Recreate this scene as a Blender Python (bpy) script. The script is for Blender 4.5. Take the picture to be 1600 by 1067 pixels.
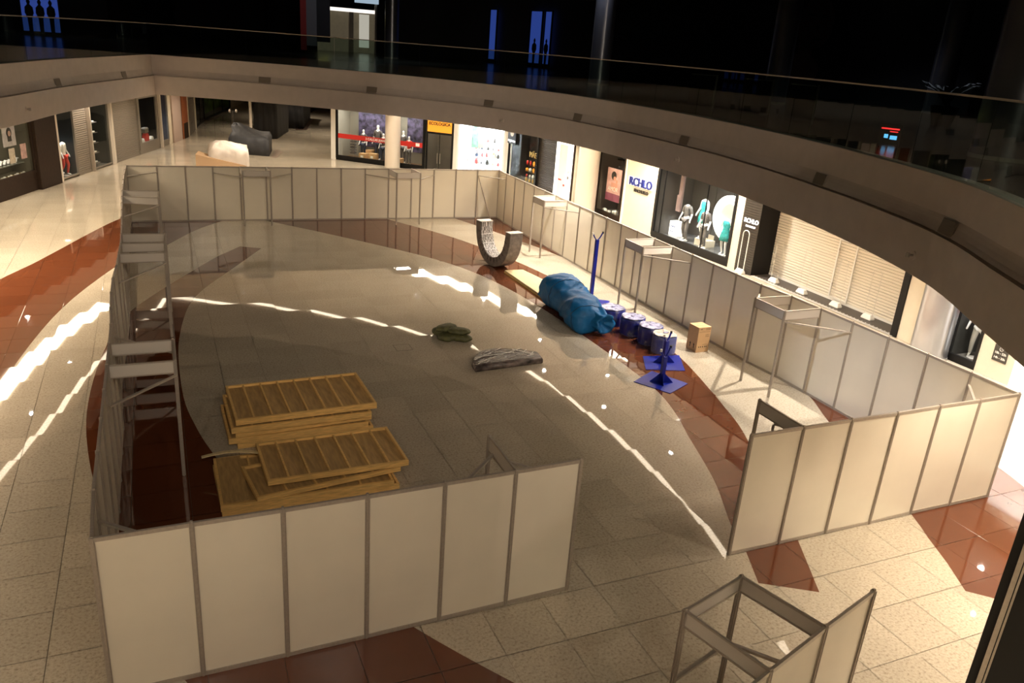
import bpy, math, random
from mathutils import Vector, Matrix
random.seed(7)
R = math.radians
for o in list(bpy.data.objects): bpy.data.objects.remove(o)
C = bpy.context.scene.collection
scene = bpy.context.scene
# ------------------------------------------------------------ camera, world, exposure
CAM = Vector((0.947, -8.3485, 7.4495))
cd = bpy.data.cameras.new('camera'); cam = bpy.data.objects.new('camera', cd); C.objects.link(cam)
cam.location = CAM; cam.rotation_euler = (1.21389, -0.0713478, -0.4065251)
cd.sensor_width = 36; cd.lens = 1241.09/1600*36; cd.clip_end = 400; cd.clip_start = 0.02
scene.camera = cam
w = bpy.data.worlds.new('night'); scene.world = w; w.use_nodes = True
w.node_tree.nodes['Background'].inputs[0].default_value = (0.9, 0.75, 0.6, 1)
w.node_tree.nodes['Background'].inputs[1].default_value = 0.004
vs = scene.view_settings
vs.view_transform = 'Standard'; vs.look = 'None'; vs.gamma = 1; vs.use_curve_mapping = False; vs.exposure = 1.38
DOWN_W = 300.0      # power of one soffit downlight
WARM = (1.0, 0.835, 0.655); COOL = (0.8, 0.88, 1.0)
def spot(x, y, z, p, col=WARM, size=125, blend=0.8, rad=0.05, name='downlight_or_fill_beam', tgt=None):
    l = bpy.data.lights.new(name, 'SPOT'); l.energy = p; l.color = col
    l.spot_size = R(size); l.spot_blend = blend; l.shadow_soft_size = rad
    o = bpy.data.objects.new(name, l); C.objects.link(o); o.location = (x, y, z)
    if tgt: o.rotation_euler = (Vector(tgt)-Vector((x, y, z))).to_track_quat('-Z', 'Y').to_euler()
    return o
def area(x, y, z, sx, sy, p, col=WARM, rot=(0, 0, 0), name='shop_ceiling_light'):
    l = bpy.data.lights.new(name, 'AREA'); l.shape = 'RECTANGLE'; l.size = sx; l.size_y = sy; l.energy = p; l.color = col
    o = bpy.data.objects.new(name, l); C.objects.link(o); o.location = (x, y, z); o.rotation_euler = rot
    return o
# downlights in the soffit round the void (x, y)
DL = [(4.29,29.6),(8.05,29.67),(12.26,27.84),(15.2,26.2),(15.69,20.6),(14.4,17.5),(16.56,16.26),(15.07,13.93),(17.21,12.28),
      (15.39,10.14),(17.4,8.3),(15.6,6.6),(18.3,4.6),(15.0,2.2),(20.05,2.52),(13.6,-1.4),(11.6,-3.9),(9.4,-7.6),
      (5.6,-9.6),(1.6,-10.2),(-2.4,-9.2),(-5.2,-6.6),(-6.3,-2.2),(-6.6,2.8),(-6.2,8.0),(-5.3,13.2),(-3.29,18.29),(-2.5,22.44),(-4.37,27.68),
      (-0.6,31.2),(5.6,33.6),(11.2,33.4),(16.6,30.6),(19.0,25.0),(19.4,20.0),(19.7,15.2),(-9.5,18.0),(-8.5,24.0),(14.6,-5.5),(18.0,-2.5)]
NEUT = (1.0, 0.90, 0.79)
for (x, y) in DL: spot(x, y, 4.46, col=NEUT if x > 9 and y > 0 else WARM, p=DOWN_W*(1.75 if x > 12 and 5 < y < 30 else 1.15 if y < 3 and x > 9 else 0.6 if y > 20 and x < 0 else 2.2 if y < 3 or x < 0 else 0.75 if y > 26 else 1.1))
for (x, y) in [(1.5,40.5),(5.5,41.5),(9.4,39.5),(4.5,48),(9.5,47.5),(8.5,56),(13.5,55),(12.5,66),(17,68),(-4.2,32.0),(-1.2,36.5)]: spot(x, y, 4.46, DOWN_W*0.85)
for x_, y_ in ((-3,-10.5),(1,-11.5),(5,-11.5),(9,-10.5)): spot(x_, y_, 10.9, 270, (1.0,0.84,0.68), 75, 1.0, .1, 'fill_spot_behind_camera', (x_*.4+3.5, 9, 0))  # added fill spots behind the camera, brightening the middle of the hall
spot(-3.5, 6.0, 10.9, 2600, (0.84,0.88,1.0), 18, 1.0, .06, 'cool_upper_lamp', (14.9, 3.0, 0.2))
spot(12.9, 37.8, 4.46, 160, size=70); spot(21.0, 5.2, 4.4, 160, col=COOL, size=110)
spot(18.0, 1.2, 4.46, 260, col=COOL, size=120)
for x_, t_ in ((2, (4, 26, 1)), (7, (12, 25, 1)), (3, (15.5, 15, 1))): spot(x_, -12.5, 10.6, 1200, (1.0,0.84,0.66), 42, 1.0, .1, 'fill_spot_behind_camera', t_)  # more added fill from behind the camera, aimed at back and right partitions
# ------------------------------------------------------------ materials
MATS = {}
def mat(name, col, rough=0.5, metal=0.0, noise=0.0, nscale=8.0, emit=None, estr=0.0, bump=0.0, bscale=20.0, coat=0.0, spec=0.5, stretch=None):
    if name in MATS: return MATS[name]
    m = bpy.data.materials.new(name); m.use_nodes = True; nt = m.node_tree; b = nt.nodes['Principled BSDF']
    b.inputs['Base Color'].default_value = (*col, 1); b.inputs['Roughness'].default_value = rough
    b.inputs['Metallic'].default_value = metal; b.inputs['Coat Weight'].default_value = coat
    b.inputs['Specular IOR Level'].default_value = spec
    if emit: b.inputs['Emission Color'].default_value = (*emit, 1); b.inputs['Emission Strength'].default_value = estr
    if noise or bump:
        tc = nt.nodes.new('ShaderNodeTexCoord'); mp = nt.nodes.new('ShaderNodeMapping')
        nt.links.new(tc.outputs['Object'], mp.inputs[0])
        if stretch: mp.inputs['Scale'].default_value = stretch
    if noise:
        n = nt.nodes.new('ShaderNodeTexNoise'); n.inputs['Scale'].default_value = nscale; n.inputs['Detail'].default_value = 5
        nt.links.new(mp.outputs[0], n.inputs['Vector'])
        r = nt.nodes.new('ShaderNodeValToRGB')
        r.color_ramp.elements[0].position = 0.3; r.color_ramp.elements[1].position = 0.7
        r.color_ramp.elements[0].color = (*[max(0, c*(1-noise)) for c in col], 1)
        r.color_ramp.elements[1].color = (*[min(1, c*(1+noise)) for c in col], 1)
        nt.links.new(n.outputs['Fac'], r.inputs[0]); nt.links.new(r.outputs[0], b.inputs['Base Color'])
    if bump:
        n2 = nt.nodes.new('ShaderNodeTexNoise'); n2.inputs['Scale'].default_value = bscale; n2.inputs['Detail'].default_value = 3
        nt.links.new(mp.outputs[0], n2.inputs['Vector'])
        bp = nt.nodes.new('ShaderNodeBump'); bp.inputs['Strength'].default_value = bump; bp.inputs['Distance'].default_value = 0.02
        nt.links.new(n2.outputs['Fac'], bp.inputs['Height']); nt.links.new(bp.outputs[0], b.inputs['Normal'])
    MATS[name] = m; return m
def glassmat(name, tint=(1, 1, 1), ior=1.45, rough=0.0):
    m = bpy.data.materials.new(name); m.use_nodes = True; nt = m.node_tree
    for n in list(nt.nodes): nt.nodes.remove(n)
    out = nt.nodes.new('ShaderNodeOutputMaterial'); mix = nt.nodes.new('ShaderNodeMixShader')
    t = nt.nodes.new('ShaderNodeBsdfTransparent'); g = nt.nodes.new('ShaderNodeBsdfGlossy'); fr = nt.nodes.new('ShaderNodeFresnel')
    t.inputs[0].default_value = (*tint, 1); g.inputs['Roughness'].default_value = rough; fr.inputs[0].default_value = ior
    g.inputs[0].default_value = (0.9, 0.95, 0.95, 1)
    geo = nt.nodes.new('ShaderNodeNewGeometry'); inv = nt.nodes.new('ShaderNodeMath'); inv.operation = 'SUBTRACT'; inv.inputs[0].default_value = 1
    nt.links.new(geo.outputs['Backfacing'], inv.inputs[1]); mul = nt.nodes.new('ShaderNodeMath'); mul.operation = 'MULTIPLY'
    nt.links.new(fr.outputs[0], mul.inputs[0]); nt.links.new(inv.outputs[0], mul.inputs[1])
    nt.links.new(mul.outputs[0], mix.inputs[0]); nt.links.new(t.outputs[0], mix.inputs[1]); nt.links.new(g.outputs[0], mix.inputs[2])
    nt.links.new(mix.outputs[0], out.inputs[0]); MATS[name] = m; return m
def floormat(name, c1, c2, fleck, rough, nscale, spec):
    m = bpy.data.materials.new(name); m.use_nodes = True; nt = m.node_tree; b = nt.nodes['Principled BSDF']; N = nt.nodes; L = nt.links
    geo = N.new('ShaderNodeNewGeometry')
    n1 = N.new('ShaderNodeTexNoise'); n1.inputs['Scale'].default_value = nscale; n1.inputs['Detail'].default_value = 6; n1.inputs['Roughness'].default_value = 0.7
    n2 = N.new('ShaderNodeTexNoise'); n2.inputs['Scale'].default_value = 1.1; n2.inputs['Detail'].default_value = 4
    L.new(geo.outputs['Position'], n1.inputs['Vector']); L.new(geo.outputs['Position'], n2.inputs['Vector'])
    r = N.new('ShaderNodeValToRGB'); e = r.color_ramp.elements
    e[0].position = 0.33; e[0].color = (*fleck, 1); e[1].position = 0.46; e[1].color = (*c1, 1)
    e2 = e.new(0.66); e2.color = (*c2, 1)
    L.new(n1.outputs['Fac'], r.inputs[0])
    # tile id
    off = N.new('ShaderNodeVectorMath'); off.operation = 'SUBTRACT'; off.inputs[1].default_value = (TX0, TY0, 0)
    L.new(geo.outputs['Position'], off.inputs[0])
    sc = N.new('ShaderNodeVectorMath'); sc.operation = 'SCALE'; sc.inputs['Scale'].default_value = 1/TP; L.new(off.outputs[0], sc.inputs[0])
    fl = N.new('ShaderNodeVectorMath'); fl.operation = 'FLOOR'; L.new(sc.outputs[0], fl.inputs[0])
    fz = N.new('ShaderNodeVectorMath'); fz.operation = 'MULTIPLY'; fz.inputs[1].default_value = (1, 1, 0); L.new(fl.outputs[0], fz.inputs[0])
    wn = N.new('ShaderNodeTexWhiteNoise'); wn.noise_dimensions = '3D'; L.new(fz.outputs[0], wn.inputs['Vector'])
    fr = N.new('ShaderNodeVectorMath'); fr.operation = 'FRACTION'; L.new(sc.outputs[0], fr.inputs[0])
    a = N.new('ShaderNodeVectorMath'); a.operation = 'SUBTRACT'; a.inputs[1].default_value = (0.5, 0.5, 0.5); L.new(fr.outputs[0], a.inputs[0])
    a2 = N.new('ShaderNodeVectorMath'); a2.operation = 'MULTIPLY'; a2.inputs[1].default_value = (-0.006, -0.006, 0); L.new(a.outputs[0], a2.inputs[0])
    w1 = N.new('ShaderNodeVectorMath'); w1.operation = 'SUBTRACT'; w1.inputs[1].default_value = (0.5, 0.5, 0.5); L.new(wn.outputs['Color'], w1.inputs[0])
    w2 = N.new('ShaderNodeVectorMath'); w2.operation = 'MULTIPLY'; w2.inputs[1].default_value = (0.0016, 0.0016, 0); L.new(w1.outputs[0], w2.inputs[0])
    s1 = N.new('ShaderNodeVectorMath'); s1.operation = 'ADD'; L.new(a2.outputs[0], s1.inputs[0]); L.new(w2.outputs[0], s1.inputs[1])
    s2 = N.new('ShaderNodeVectorMath'); s2.operation = 'ADD'; s2.inputs[1].default_value = (0, 0, 1); L.new(s1.outputs[0], s2.inputs[0])
    s3 = N.new('ShaderNodeVectorMath'); s3.operation = 'NORMALIZE'; L.new(s2.outputs[0], s3.inputs[0]); L.new(s3.outputs[0], b.inputs['Normal'])
    # slight tone change tile to tile and broad clouding
    hs = N.new('ShaderNodeHueSaturation'); L.new(r.outputs[0], hs.inputs['Color'])
    mr = N.new('ShaderNodeMapRange'); mr.inputs['To Min'].default_value = 0.94; mr.inputs['To Max'].default_value = 1.06; L.new(wn.outputs['Value'], mr.inputs[0])
    mr2 = N.new('ShaderNodeMapRange'); mr2.inputs['To Min'].default_value = 0.9; mr2.inputs['To Max'].default_value = 1.1; L.new(n2.outputs['Fac'], mr2.inputs[0])
    mu = N.new('ShaderNodeMath'); mu.operation = 'MULTIPLY'; L.new(mr.outputs[0], mu.inputs[0]); L.new(mr2.outputs[0], mu.inputs[1])
    L.new(mu.outputs[0], hs.inputs['Value']); L.new(hs.outputs[0], b.inputs['Base Color'])
    b.inputs['Roughness'].default_value = rough; b.inputs['Specular IOR Level'].default_value = spec
    MATS[name] = m; return m
def slatmat(name, c, metal=0.0, rough=0.4): return mat(name, c, rough, metal)

TP = 0.9; TX0 = 8.25-TP*20; TY0 = -0.92-TP*12
M_beige = floormat('beige_granite', (0.47,0.41,0.315), (0.56,0.50,0.39), (0.28,0.23,0.165), 0.022, 24, 0.75)
M_brown = floormat('brown_granite', (0.125,0.037,0.0145), (0.128,0.038,0.015), (0.122,0.036,0.014), 0.03, 2, 0.75)
M_joint = mat('dark_grout', (0.12,0.09,0.06), 0.8)
M_lam = mat('cream_laminate', (0.76,0.70,0.57), 0.24, noise=0.02, nscale=2)
M_alu = mat('brushed_aluminium', (0.42,0.365,0.30), 0.4, 0.25, noise=0.08, nscale=30)
M_head = mat('grey_header_board', (0.60,0.55,0.48), 0.4)
M_plaster = mat('cream_plaster', (0.60,0.52,0.45), 0.75, noise=0.04, nscale=3)
M_soffit = mat('soffit_paint', (0.78,0.71,0.62), 0.9)
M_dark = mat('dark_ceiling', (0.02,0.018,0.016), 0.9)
M_beigewall = mat('beige_wall', (0.62,0.55,0.42), 0.6, noise=0.03, nscale=4)
M_white = mat('white_paint', (0.78,0.76,0.70), 0.4)
M_black = mat('black_lacquer', (0.006,0.005,0.0045), 0.55, spec=0.25)
M_dkbrown = mat('dark_walnut', (0.022,0.012,0.007), 0.55, noise=0.4, nscale=6, stretch=(8,8,1), spec=0.2)
M_grey = mat('grey_panel', (0.15,0.135,0.115), 0.5, noise=0.1, nscale=2)
M_greymetal = mat('grey_shutter_metal', (0.30,0.265,0.22), 0.4, 0.5)
M_blue = mat('blue_enamel', (0.006,0.016,0.27), 0.3, spec=0.4)
M_tarp = mat('blue_tarpaulin', (0.004,0.10,0.27), 0.5, noise=0.12, nscale=3, bump=0.9, bscale=5, spec=0.25)
M_foil = mat('grey_wrapped_stone', (0.16,0.135,0.115), 0.42, noise=0.35, nscale=6, bump=0.8, bscale=14)
M_net = mat('white_stretch_net', (0.62,0.58,0.54), 0.35, noise=0.5, nscale=16, bump=0.6, bscale=30)
M_wood = mat('pine_wood', (0.74,0.47,0.16), 0.55, noise=0.25, nscale=5, stretch=(1,14,14))
M_ply = mat('plywood', (0.46,0.29,0.11), 0.65, noise=0.22, nscale=3, stretch=(6,1,1))
M_plypale = mat('pale_plywood', (0.62,0.50,0.27), 0.55, noise=0.12, nscale=3, stretch=(6,1,1))
M_card = mat('cardboard', (0.50,0.31,0.15), 0.75, noise=0.06, nscale=5)
M_ink = mat('black_print', (0.02,0.015,0.01), 0.7)
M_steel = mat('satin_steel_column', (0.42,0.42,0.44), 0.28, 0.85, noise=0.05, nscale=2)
M_colcream = mat('cream_column_paint', (0.62,0.55,0.46), 0.45)
M_skin = mat('mannequin_white', (0.82,0.80,0.78), 0.35)
M_teal = mat('teal_cloth', (0.02,0.30,0.30), 0.7, noise=0.4, nscale=14)
M_gcloth = mat('charcoal_cloth', (0.10,0.09,0.085), 0.8, noise=0.3, nscale=12)
M_jeans = mat('dark_denim', (0.035,0.045,0.08), 0.8, noise=0.3, nscale=12)
M_red = mat('red_film', (0.55,0.02,0.015), 0.5)
M_navy = mat('navy_letters', (0.01,0.018,0.16), 0.4)
M_orange = mat('orange_sign', (0.85,0.30,0.02), 0.5, emit=(1.0,0.34,0.03), estr=0.25)
M_gold = mat('gold_letters', (0.7,0.48,0.15), 0.4, 0.6)
M_glass = glassmat('clear_shop_glass', (0.96,0.97,0.96), 1.22)
M_balu = glassmat('balustrade_glass', (0.62,0.70,0.66))
M_plastic = mat('clear_plastic_film', (0.36,0.36,0.52), 0.2, noise=0.7, nscale=7, bump=0.8, bscale=16)
M_cooldiff = mat('cool_light_diffuser', (1,1,1), 0.5, emit=(0.85,0.92,1.0), estr=9)
M_covewarm = mat('warm_cove_light', (1,1,1), 0.5, emit=(1.0,0.82,0.60), estr=2.2)
M_dot = mat('downlight_lamp', (1,1,1), 0.5, emit=(1.0,0.95,0.88), estr=60)
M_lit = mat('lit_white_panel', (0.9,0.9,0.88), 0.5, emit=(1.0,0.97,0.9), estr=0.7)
M_whitesign = mat('lit_white_letters', (1,1,1), 0.5, emit=(1,1,1), estr=2.0)
M_green = mat('olive_quilt', (0.085,0.085,0.03), 0.6, noise=0.35, nscale=10, bump=0.7, bscale=18)
M_sheet = mat('white_dust_sheet', (0.72,0.66,0.60), 0.8, bump=0.7, bscale=5)
M_sheetdk = mat('charcoal_cover', (0.035,0.037,0.042), 0.6, bump=0.8, bscale=4)
M_blackcloth = mat('black_cover', (0.006,0.005,0.005), 0.7, bump=0.5, bscale=4)
M_rug = mat('brown_carpet', (0.05,0.026,0.015), 0.95, noise=0.2, nscale=20)
M_leaf = mat('dark_palm_leaf', (0.012,0.03,0.01), 0.6)
M_bluelit = mat('blue_lit_window', (0.05,0.1,0.4), 0.5, emit=(0.08,0.18,0.9), estr=0.09)
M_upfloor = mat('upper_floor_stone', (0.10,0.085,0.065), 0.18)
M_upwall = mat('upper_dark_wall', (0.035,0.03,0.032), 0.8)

# ------------------------------------------------------------ mesh helpers
class MB:
    def __init__(s): s.v = []; s.f = []; s.mi = []
    def add(s, vs, fs, mi=0):
        n = len(s.v); s.v += [tuple(v) for v in vs]; s.f += [tuple(n+i for i in f) for f in fs]; s.mi += [mi]*len(fs); return s
    def box(s, x0, x1, y0, y1, z0, z1, mi=0, M=None):
        vs = [Vector(p) for p in ((x0,y0,z0),(x1,y0,z0),(x1,y1,z0),(x0,y1,z0),(x0,y0,z1),(x1,y0,z1),(x1,y1,z1),(x0,y1,z1))]
        if M: vs = [M @ v for v in vs]
        return s.add(vs, [(0,3,2,1),(4,5,6,7),(0,1,5,4),(1,2,6,5),(2,3,7,6),(3,0,4,7)], mi)
    def bar(s, a, b, w, h=None, mi=0):
        a = Vector(a); b = Vector(b); h = h or w; d = (b-a); L = d.length; d.normalize()
        up = Vector((0,0,1)) if abs(d.z) < 0.95 else Vector((1,0,0)); x = d.cross(up).normalized(); u = x.cross(d).normalized()
        vs = [p+x*sx*w/2+u*sz*h/2 for p in (a,b) for sx, sz in ((-1,-1),(1,-1),(1,1),(-1,1))]
        return s.add(vs, [(3,2,1,0),(4,5,6,7),(0,1,5,4),(1,2,6,5),(2,3,7,6),(3,0,4,7)], mi)
    def prism(s, poly, z0, z1, mi=0):
        n = len(poly); vs = [(p[0],p[1],z0) for p in poly]+[(p[0],p[1],z1) for p in poly]
        return s.add(vs, [tuple(range(n))[::-1], tuple(range(n,2*n))]+[(i,(i+1)%n,n+(i+1)%n,n+i) for i in range(n)], mi)
    def cyl(s, a, b, r0, r1=None, n=12, mi=0, caps=True):
        a = Vector(a); b = Vector(b); r1 = r0 if r1 is None else r1; d = (b-a).normalized()
        up = Vector((0,0,1)) if abs(d.z) < 0.95 else Vector((1,0,0)); x = d.cross(up).normalized(); u = x.cross(d).normalized()
        vs = [p+(x*math.cos(t)+u*math.sin(t))*r for p, r in ((a,r0),(b,r1)) for t in [2*math.pi*i/n for i in range(n)]]
        fs = [(i,(i+1)%n,n+(i+1)%n,n+i) for i in range(n)]
        if caps: fs += [tuple(range(n))[::-1], tuple(range(n,2*n))]
        return s.add(vs, fs, mi)
    def loft(s, rings, mi=0, caps=True, closed=True):
        n = len(rings[0]); vs = [p for r in rings for p in r]; fs = []
        for k in range(len(rings)-1):
            for i in range(n if closed else n-1):
                j = (i+1) % n; fs.append((k*n+i, k*n+j, (k+1)*n+j, (k+1)*n+i))
        if caps: fs += [tuple(range(n))[::-1], tuple(range((len(rings)-1)*n, len(rings)*n))]
        return s.add(vs, fs, mi)
    def mesh(s, name, mats):
        me = bpy.data.meshes.new(name); me.from_pydata(s.v, [], s.f)
        for m in (mats if isinstance(mats, (list, tuple)) else [mats]): me.materials.append(m)
        for p, i in zip(me.polygons, s.mi): p.material_index = i
        me.update(); return me
    def build(s, name, mats, parent=None, smooth=False, kind=None, bevel=0):
        me = s.mesh(name, mats)
        if smooth:
            for p in me.polygons: p.use_smooth = True
        o = link(name, me, parent)
        if kind: o['kind'] = kind
        if bevel:
            b = o.modifiers.new('bevel', 'BEVEL'); b.width = bevel; b.segments = 2
        return o
def link(name, data, parent=None, M=None):
    o = bpy.data.objects.new(name, data); C.objects.link(o)
    if parent: o.parent = parent
    if M is not None: o.matrix_local = M
    return o
def tag(o, label, cat, group=None, kind=None):
    o['label'] = label; o['category'] = cat
    if group: o['group'] = group
    if kind: o['kind'] = kind
    return o
def thing(name, label, cat, loc=(0,0,0), rz=0, group=None):
    o = link(name, None); o.location = loc; o.rotation_euler = (0,0,rz); o.empty_display_size = 0.1
    return tag(o, label, cat, group)
def txt(name, s, size, m, parent, x, y, z, ext=0.01, rz=0, align='CENTER', flat=False, bold=0.0):
    cu = bpy.data.curves.new(name, 'FONT'); cu.body = s; cu.size = size; cu.extrude = ext; cu.align_x = align; cu.align_y = 'CENTER'; cu.offset = bold
    t = bpy.data.objects.new(name, cu); C.objects.link(t); bpy.context.view_layer.update()
    me = bpy.data.meshes.new_from_object(t.evaluated_get(bpy.context.evaluated_depsgraph_get()))
    bpy.data.objects.remove(t); me.materials.clear(); me.materials.append(m)
    o = link(name, me, parent); o.location = (x, y, z); o.rotation_euler = (0 if flat else R(90), 0, rz); return o
def smoothed(o):
    for p in o.data.polygons: p.use_smooth = True
    return o
def wmat(o):   # world matrix of a root empty with a z rotation
    return Matrix.Translation(o.location) @ Matrix.Rotation(o.rotation_euler.z, 4, 'Z')

# ------------------------------------------------------------ floor of tiles with inlaid brown bands
BROWN = [
 [(4.17,20.6),(2.89,17.92),(2.0,16.07),(1.48,14.44),(1.18,12.28),(1.08,10.52),(1.10,8.29),(1.24,7.0),(1.48,5.71),(2.0,3.8),(2.8,1.6),(3.68,-.06),(4.53,-1.36),(5.6,-2.9),
  (4.6,-6),(2.6,-3.6),(1.5,-1.6),(.79,-.05),(.45,1.0),(.1,2.4),(-.2,3.9),(-.45,5.2),(-.62,6.6),(-.7,8.0),(-.66,9.7),(-.52,11.4),(-.28,13.1),(.1,14.5),(.95,16.39),(1.73,17.95),(2.63,19.68),(3.48,20.97)],
 [(4.76,25.3),(6.28,23.44),(7.68,21.6),(8.6,20.35),(9.53,19.0),(10.35,17.5),(10.9,15.9),(11.25,14.0),(11.45,11.8),(11.55,9.0),(11.52,6.38),(11.22,4.9),(10.82,3.8),(10.5,2.87),(10.11,1.85),(9.54,.71),(9.27,-.04),(8.93,-.75),(9.70,-1.23),
  (10.36,-.04),(11.0,1.3),(12.1,3.55),(12.52,4.75),(12.88,5.95),(13.33,7.7),(13.5,9.5),(13.55,11.2),(13.48,12.8),(13.3,14.9),(12.85,17.6),(11.95,20.9),(10.97,23.12),(9.8,25.3)],
 [(3.3,25.3),(2.24,23.82),(1.63,22.63),(1.02,21.36),(.1,20.0),(-.45,18.88),(-1.0,17.24),(-1.5,15.5),(-1.9,13.6),(-2.22,11.4),(-2.4,9.5),(-2.45,7),(-2.3,4),(-5,4),(-4.9,9),(-4.6,13),(-4.15,15.6),(-3.5,17.86),(-2.85,19.46),(-2.1,21.6),(-1.27,24.0),(-.4,26.1),(1.2,28.6),(3.6,31.2),(6.2,28.9)],
 [(13.0,25.1),(13.61,23.25),(14.2,21.1),(14.75,18.95),(15.1,17),(15.6,15),(15.8,12),(15.75,9),(15.5,6.8),(15.2,5.3),(14.97,4.55),(14.45,3.5),(13.9,2.0),(13.06,.03),(12.69,-.67),(12.36,-1.33),(12.0,-1.95),(13.3,-3.2),(14.7,-2.9),
  (15.6,-1.4),(16.33,.4),(16.9,2.4),(17.3,4.4),(17.7,8),(17.8,13),(17.2,18),(16.3,22),(15.2,25.6)],
]
def area2(p): return 0.5*sum(p[i][0]*p[(i+1)%len(p)][1]-p[(i+1)%len(p)][0]*p[i][1] for i in range(len(p)))
def smooth_poly(P, it=1):
    for _ in range(it):
        Q = []
        n = len(P)
        for i in range(n):
            p0, p1, p2, p3 = P[i-1], P[i], P[(i+1)%n], P[(i+2)%n]
            Q.append(p1)
            def ang(a, b, c):
                u = Vector((b[0]-a[0], b[1]-a[1])); v = Vector((c[0]-b[0], c[1]-b[1])); return u.angle(v) if u.length and v.length else 0
            if ang(p0,p1,p2) < 0.6 and ang(p1,p2,p3) < 0.6 and math.dist(p1,p2) > 0.5:
                Q.append(tuple((-p0[k]+9*p1[k]+9*p2[k]-p3[k])/16 for k in (0,1)))
        P = Q
    return P
BROWN = [smooth_poly(p, 2) for p in BROWN]
def clip(poly, x0, x1, y0, y1):
    for ax, val, sg in ((0,x0,1),(0,x1,-1),(1,y0,1),(1,y1,-1)):
        out = []
        for i in range(len(poly)):
            a, b = poly[i], poly[(i+1)%len(poly)]; da = (a[ax]-val)*sg; db = (b[ax]-val)*sg
            if da >= 0: out.append(a)
            if (da >= 0) != (db >= 0):
                t = da/(da-db); out.append((a[0]+(b[0]-a[0])*t, a[1]+(b[1]-a[1])*t))
        poly = out
        if len(poly) < 3: return []
    return poly
INV = cam.rotation_euler.to_matrix().transposed()
def project(p):
    d = INV @ (Vector(p)-CAM)
    if d.z > -0.1: return None
    return (800+1241.09*d.x/-d.z, 533.5-1241.09*d.y/-d.z)
floor = link('floor', None); floor['kind'] = 'structure'; tag(floor, 'polished beige granite floor with inlaid curved brown bands', 'floor', kind='structure')
bed = MB(); bed.box(-40,70,-30,140,-0.12,-0.012); bed.build('floor_bed', M_joint, floor)
G = 0.004
cells = []
for i in range(0, 40):
    for j in range(0, 60):
        x0 = TX0+i*TP; y0 = TY0+j*TP
        if x0 < -8 or x0 > 23.5: continue
        q = [project((x0+dx*TP, y0+dy*TP, 0)) for dx, dy in ((0,0),(1,0),(1,1),(0,1))]
        ar = 0
        if all(q):
            ar = abs(area2(q)); cx = sum(p[0] for p in q)/4; cy = sum(p[1] for p in q)/4
            if not (-20 < cx < 1620 and -20 < cy < 1090): ar = 0
            c = Vector((x0+TP/2, y0+TP/2, 0)); d = c-CAM   # hidden behind a partition wall?
            for ax, val, lo, hi, skip in ((1,0,0,15,(6,9)),(1,25,0,15,None),(0,0,0,25,None),(0,15,0,25,None)):
                t = (val-CAM[ax])/d[ax] if abs(d[ax]) > 1e-6 else -1
                if 0 < t < 1:
                    p = CAM+d*t; o = p[1-ax]
                    if lo < o < hi and p.z < 2.1 and not (skip and skip[0] < o < skip[1]): ar = 0
        cells.append((ar, x0, y0))
cells.sort(key=lambda c: -c[0])
shared = {}
rest = MB()
def tile_mb(mb, x0, y0, ox, oy):
    a, b, c, d = x0+G, x0+TP-G, y0+G, y0+TP-G
    polys = [clip(p, a, b, c, d) for p in BROWN]; polys = [p for p in polys if len(p) > 2 and abs(area2(p)) > 0.002]
    A = sum(abs(area2(p)) for p in polys); full = (b-a)*(d-c)
    sq = [(a-ox,c-oy),(b-ox,c-oy),(b-ox,d-oy),(a-ox,d-oy)]
    if A > full*0.995: mb.prism(sq, -0.012, 0, 1); return 'brown'
    mb.prism(sq, -0.012, 0, 0)
    for p in polys:
        p = [(u-ox, v-oy) for u, v in p]
        if area2(p) < 0: p = p[::-1]
        mb.prism(p, -0.002, 0.0015, 1)
    return 'mixed' if polys else 'beige'
for k, (ar, x0, y0) in enumerate(cells):
    if k < 300:
        mb = MB(); kind = tile_mb(mb, x0, y0, x0, y0)
        if kind in shared: me = shared[kind]
        else:
            me = mb.mesh('floor_tile', [M_beige, M_brown])
            if kind != 'mixed': shared[kind] = me
        o = link('floor_tile', me, floor); o.location = (x0, y0, 0)
    else: tile_mb(rest, x0, y0, 0, 0)
for i in range(-8, 34):      # corridor and outer floor beyond the measured tiles
    for j in range(-2, 58):
        x0 = TX0+i*2*TP; y0 = TY0+j*2*TP
        if x0+2*TP <= TX0+TP*math.ceil((-8-TX0)/TP)+0.01 or x0 >= TX0+TP*(math.floor((23.5-TX0)/TP)+1)-0.01 or y0 >= TY0+60*TP-0.01 or y0 < TY0-0.01:
            rest.prism([(x0+G,y0+G),(x0+2*TP-G,y0+G),(x0+2*TP-G,y0+2*TP-G),(x0+G,y0+2*TP-G)], -0.012, -0.0005, 0)
rest.build('floor_tile', [M_beige, M_brown], floor, kind='stuff')

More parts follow.
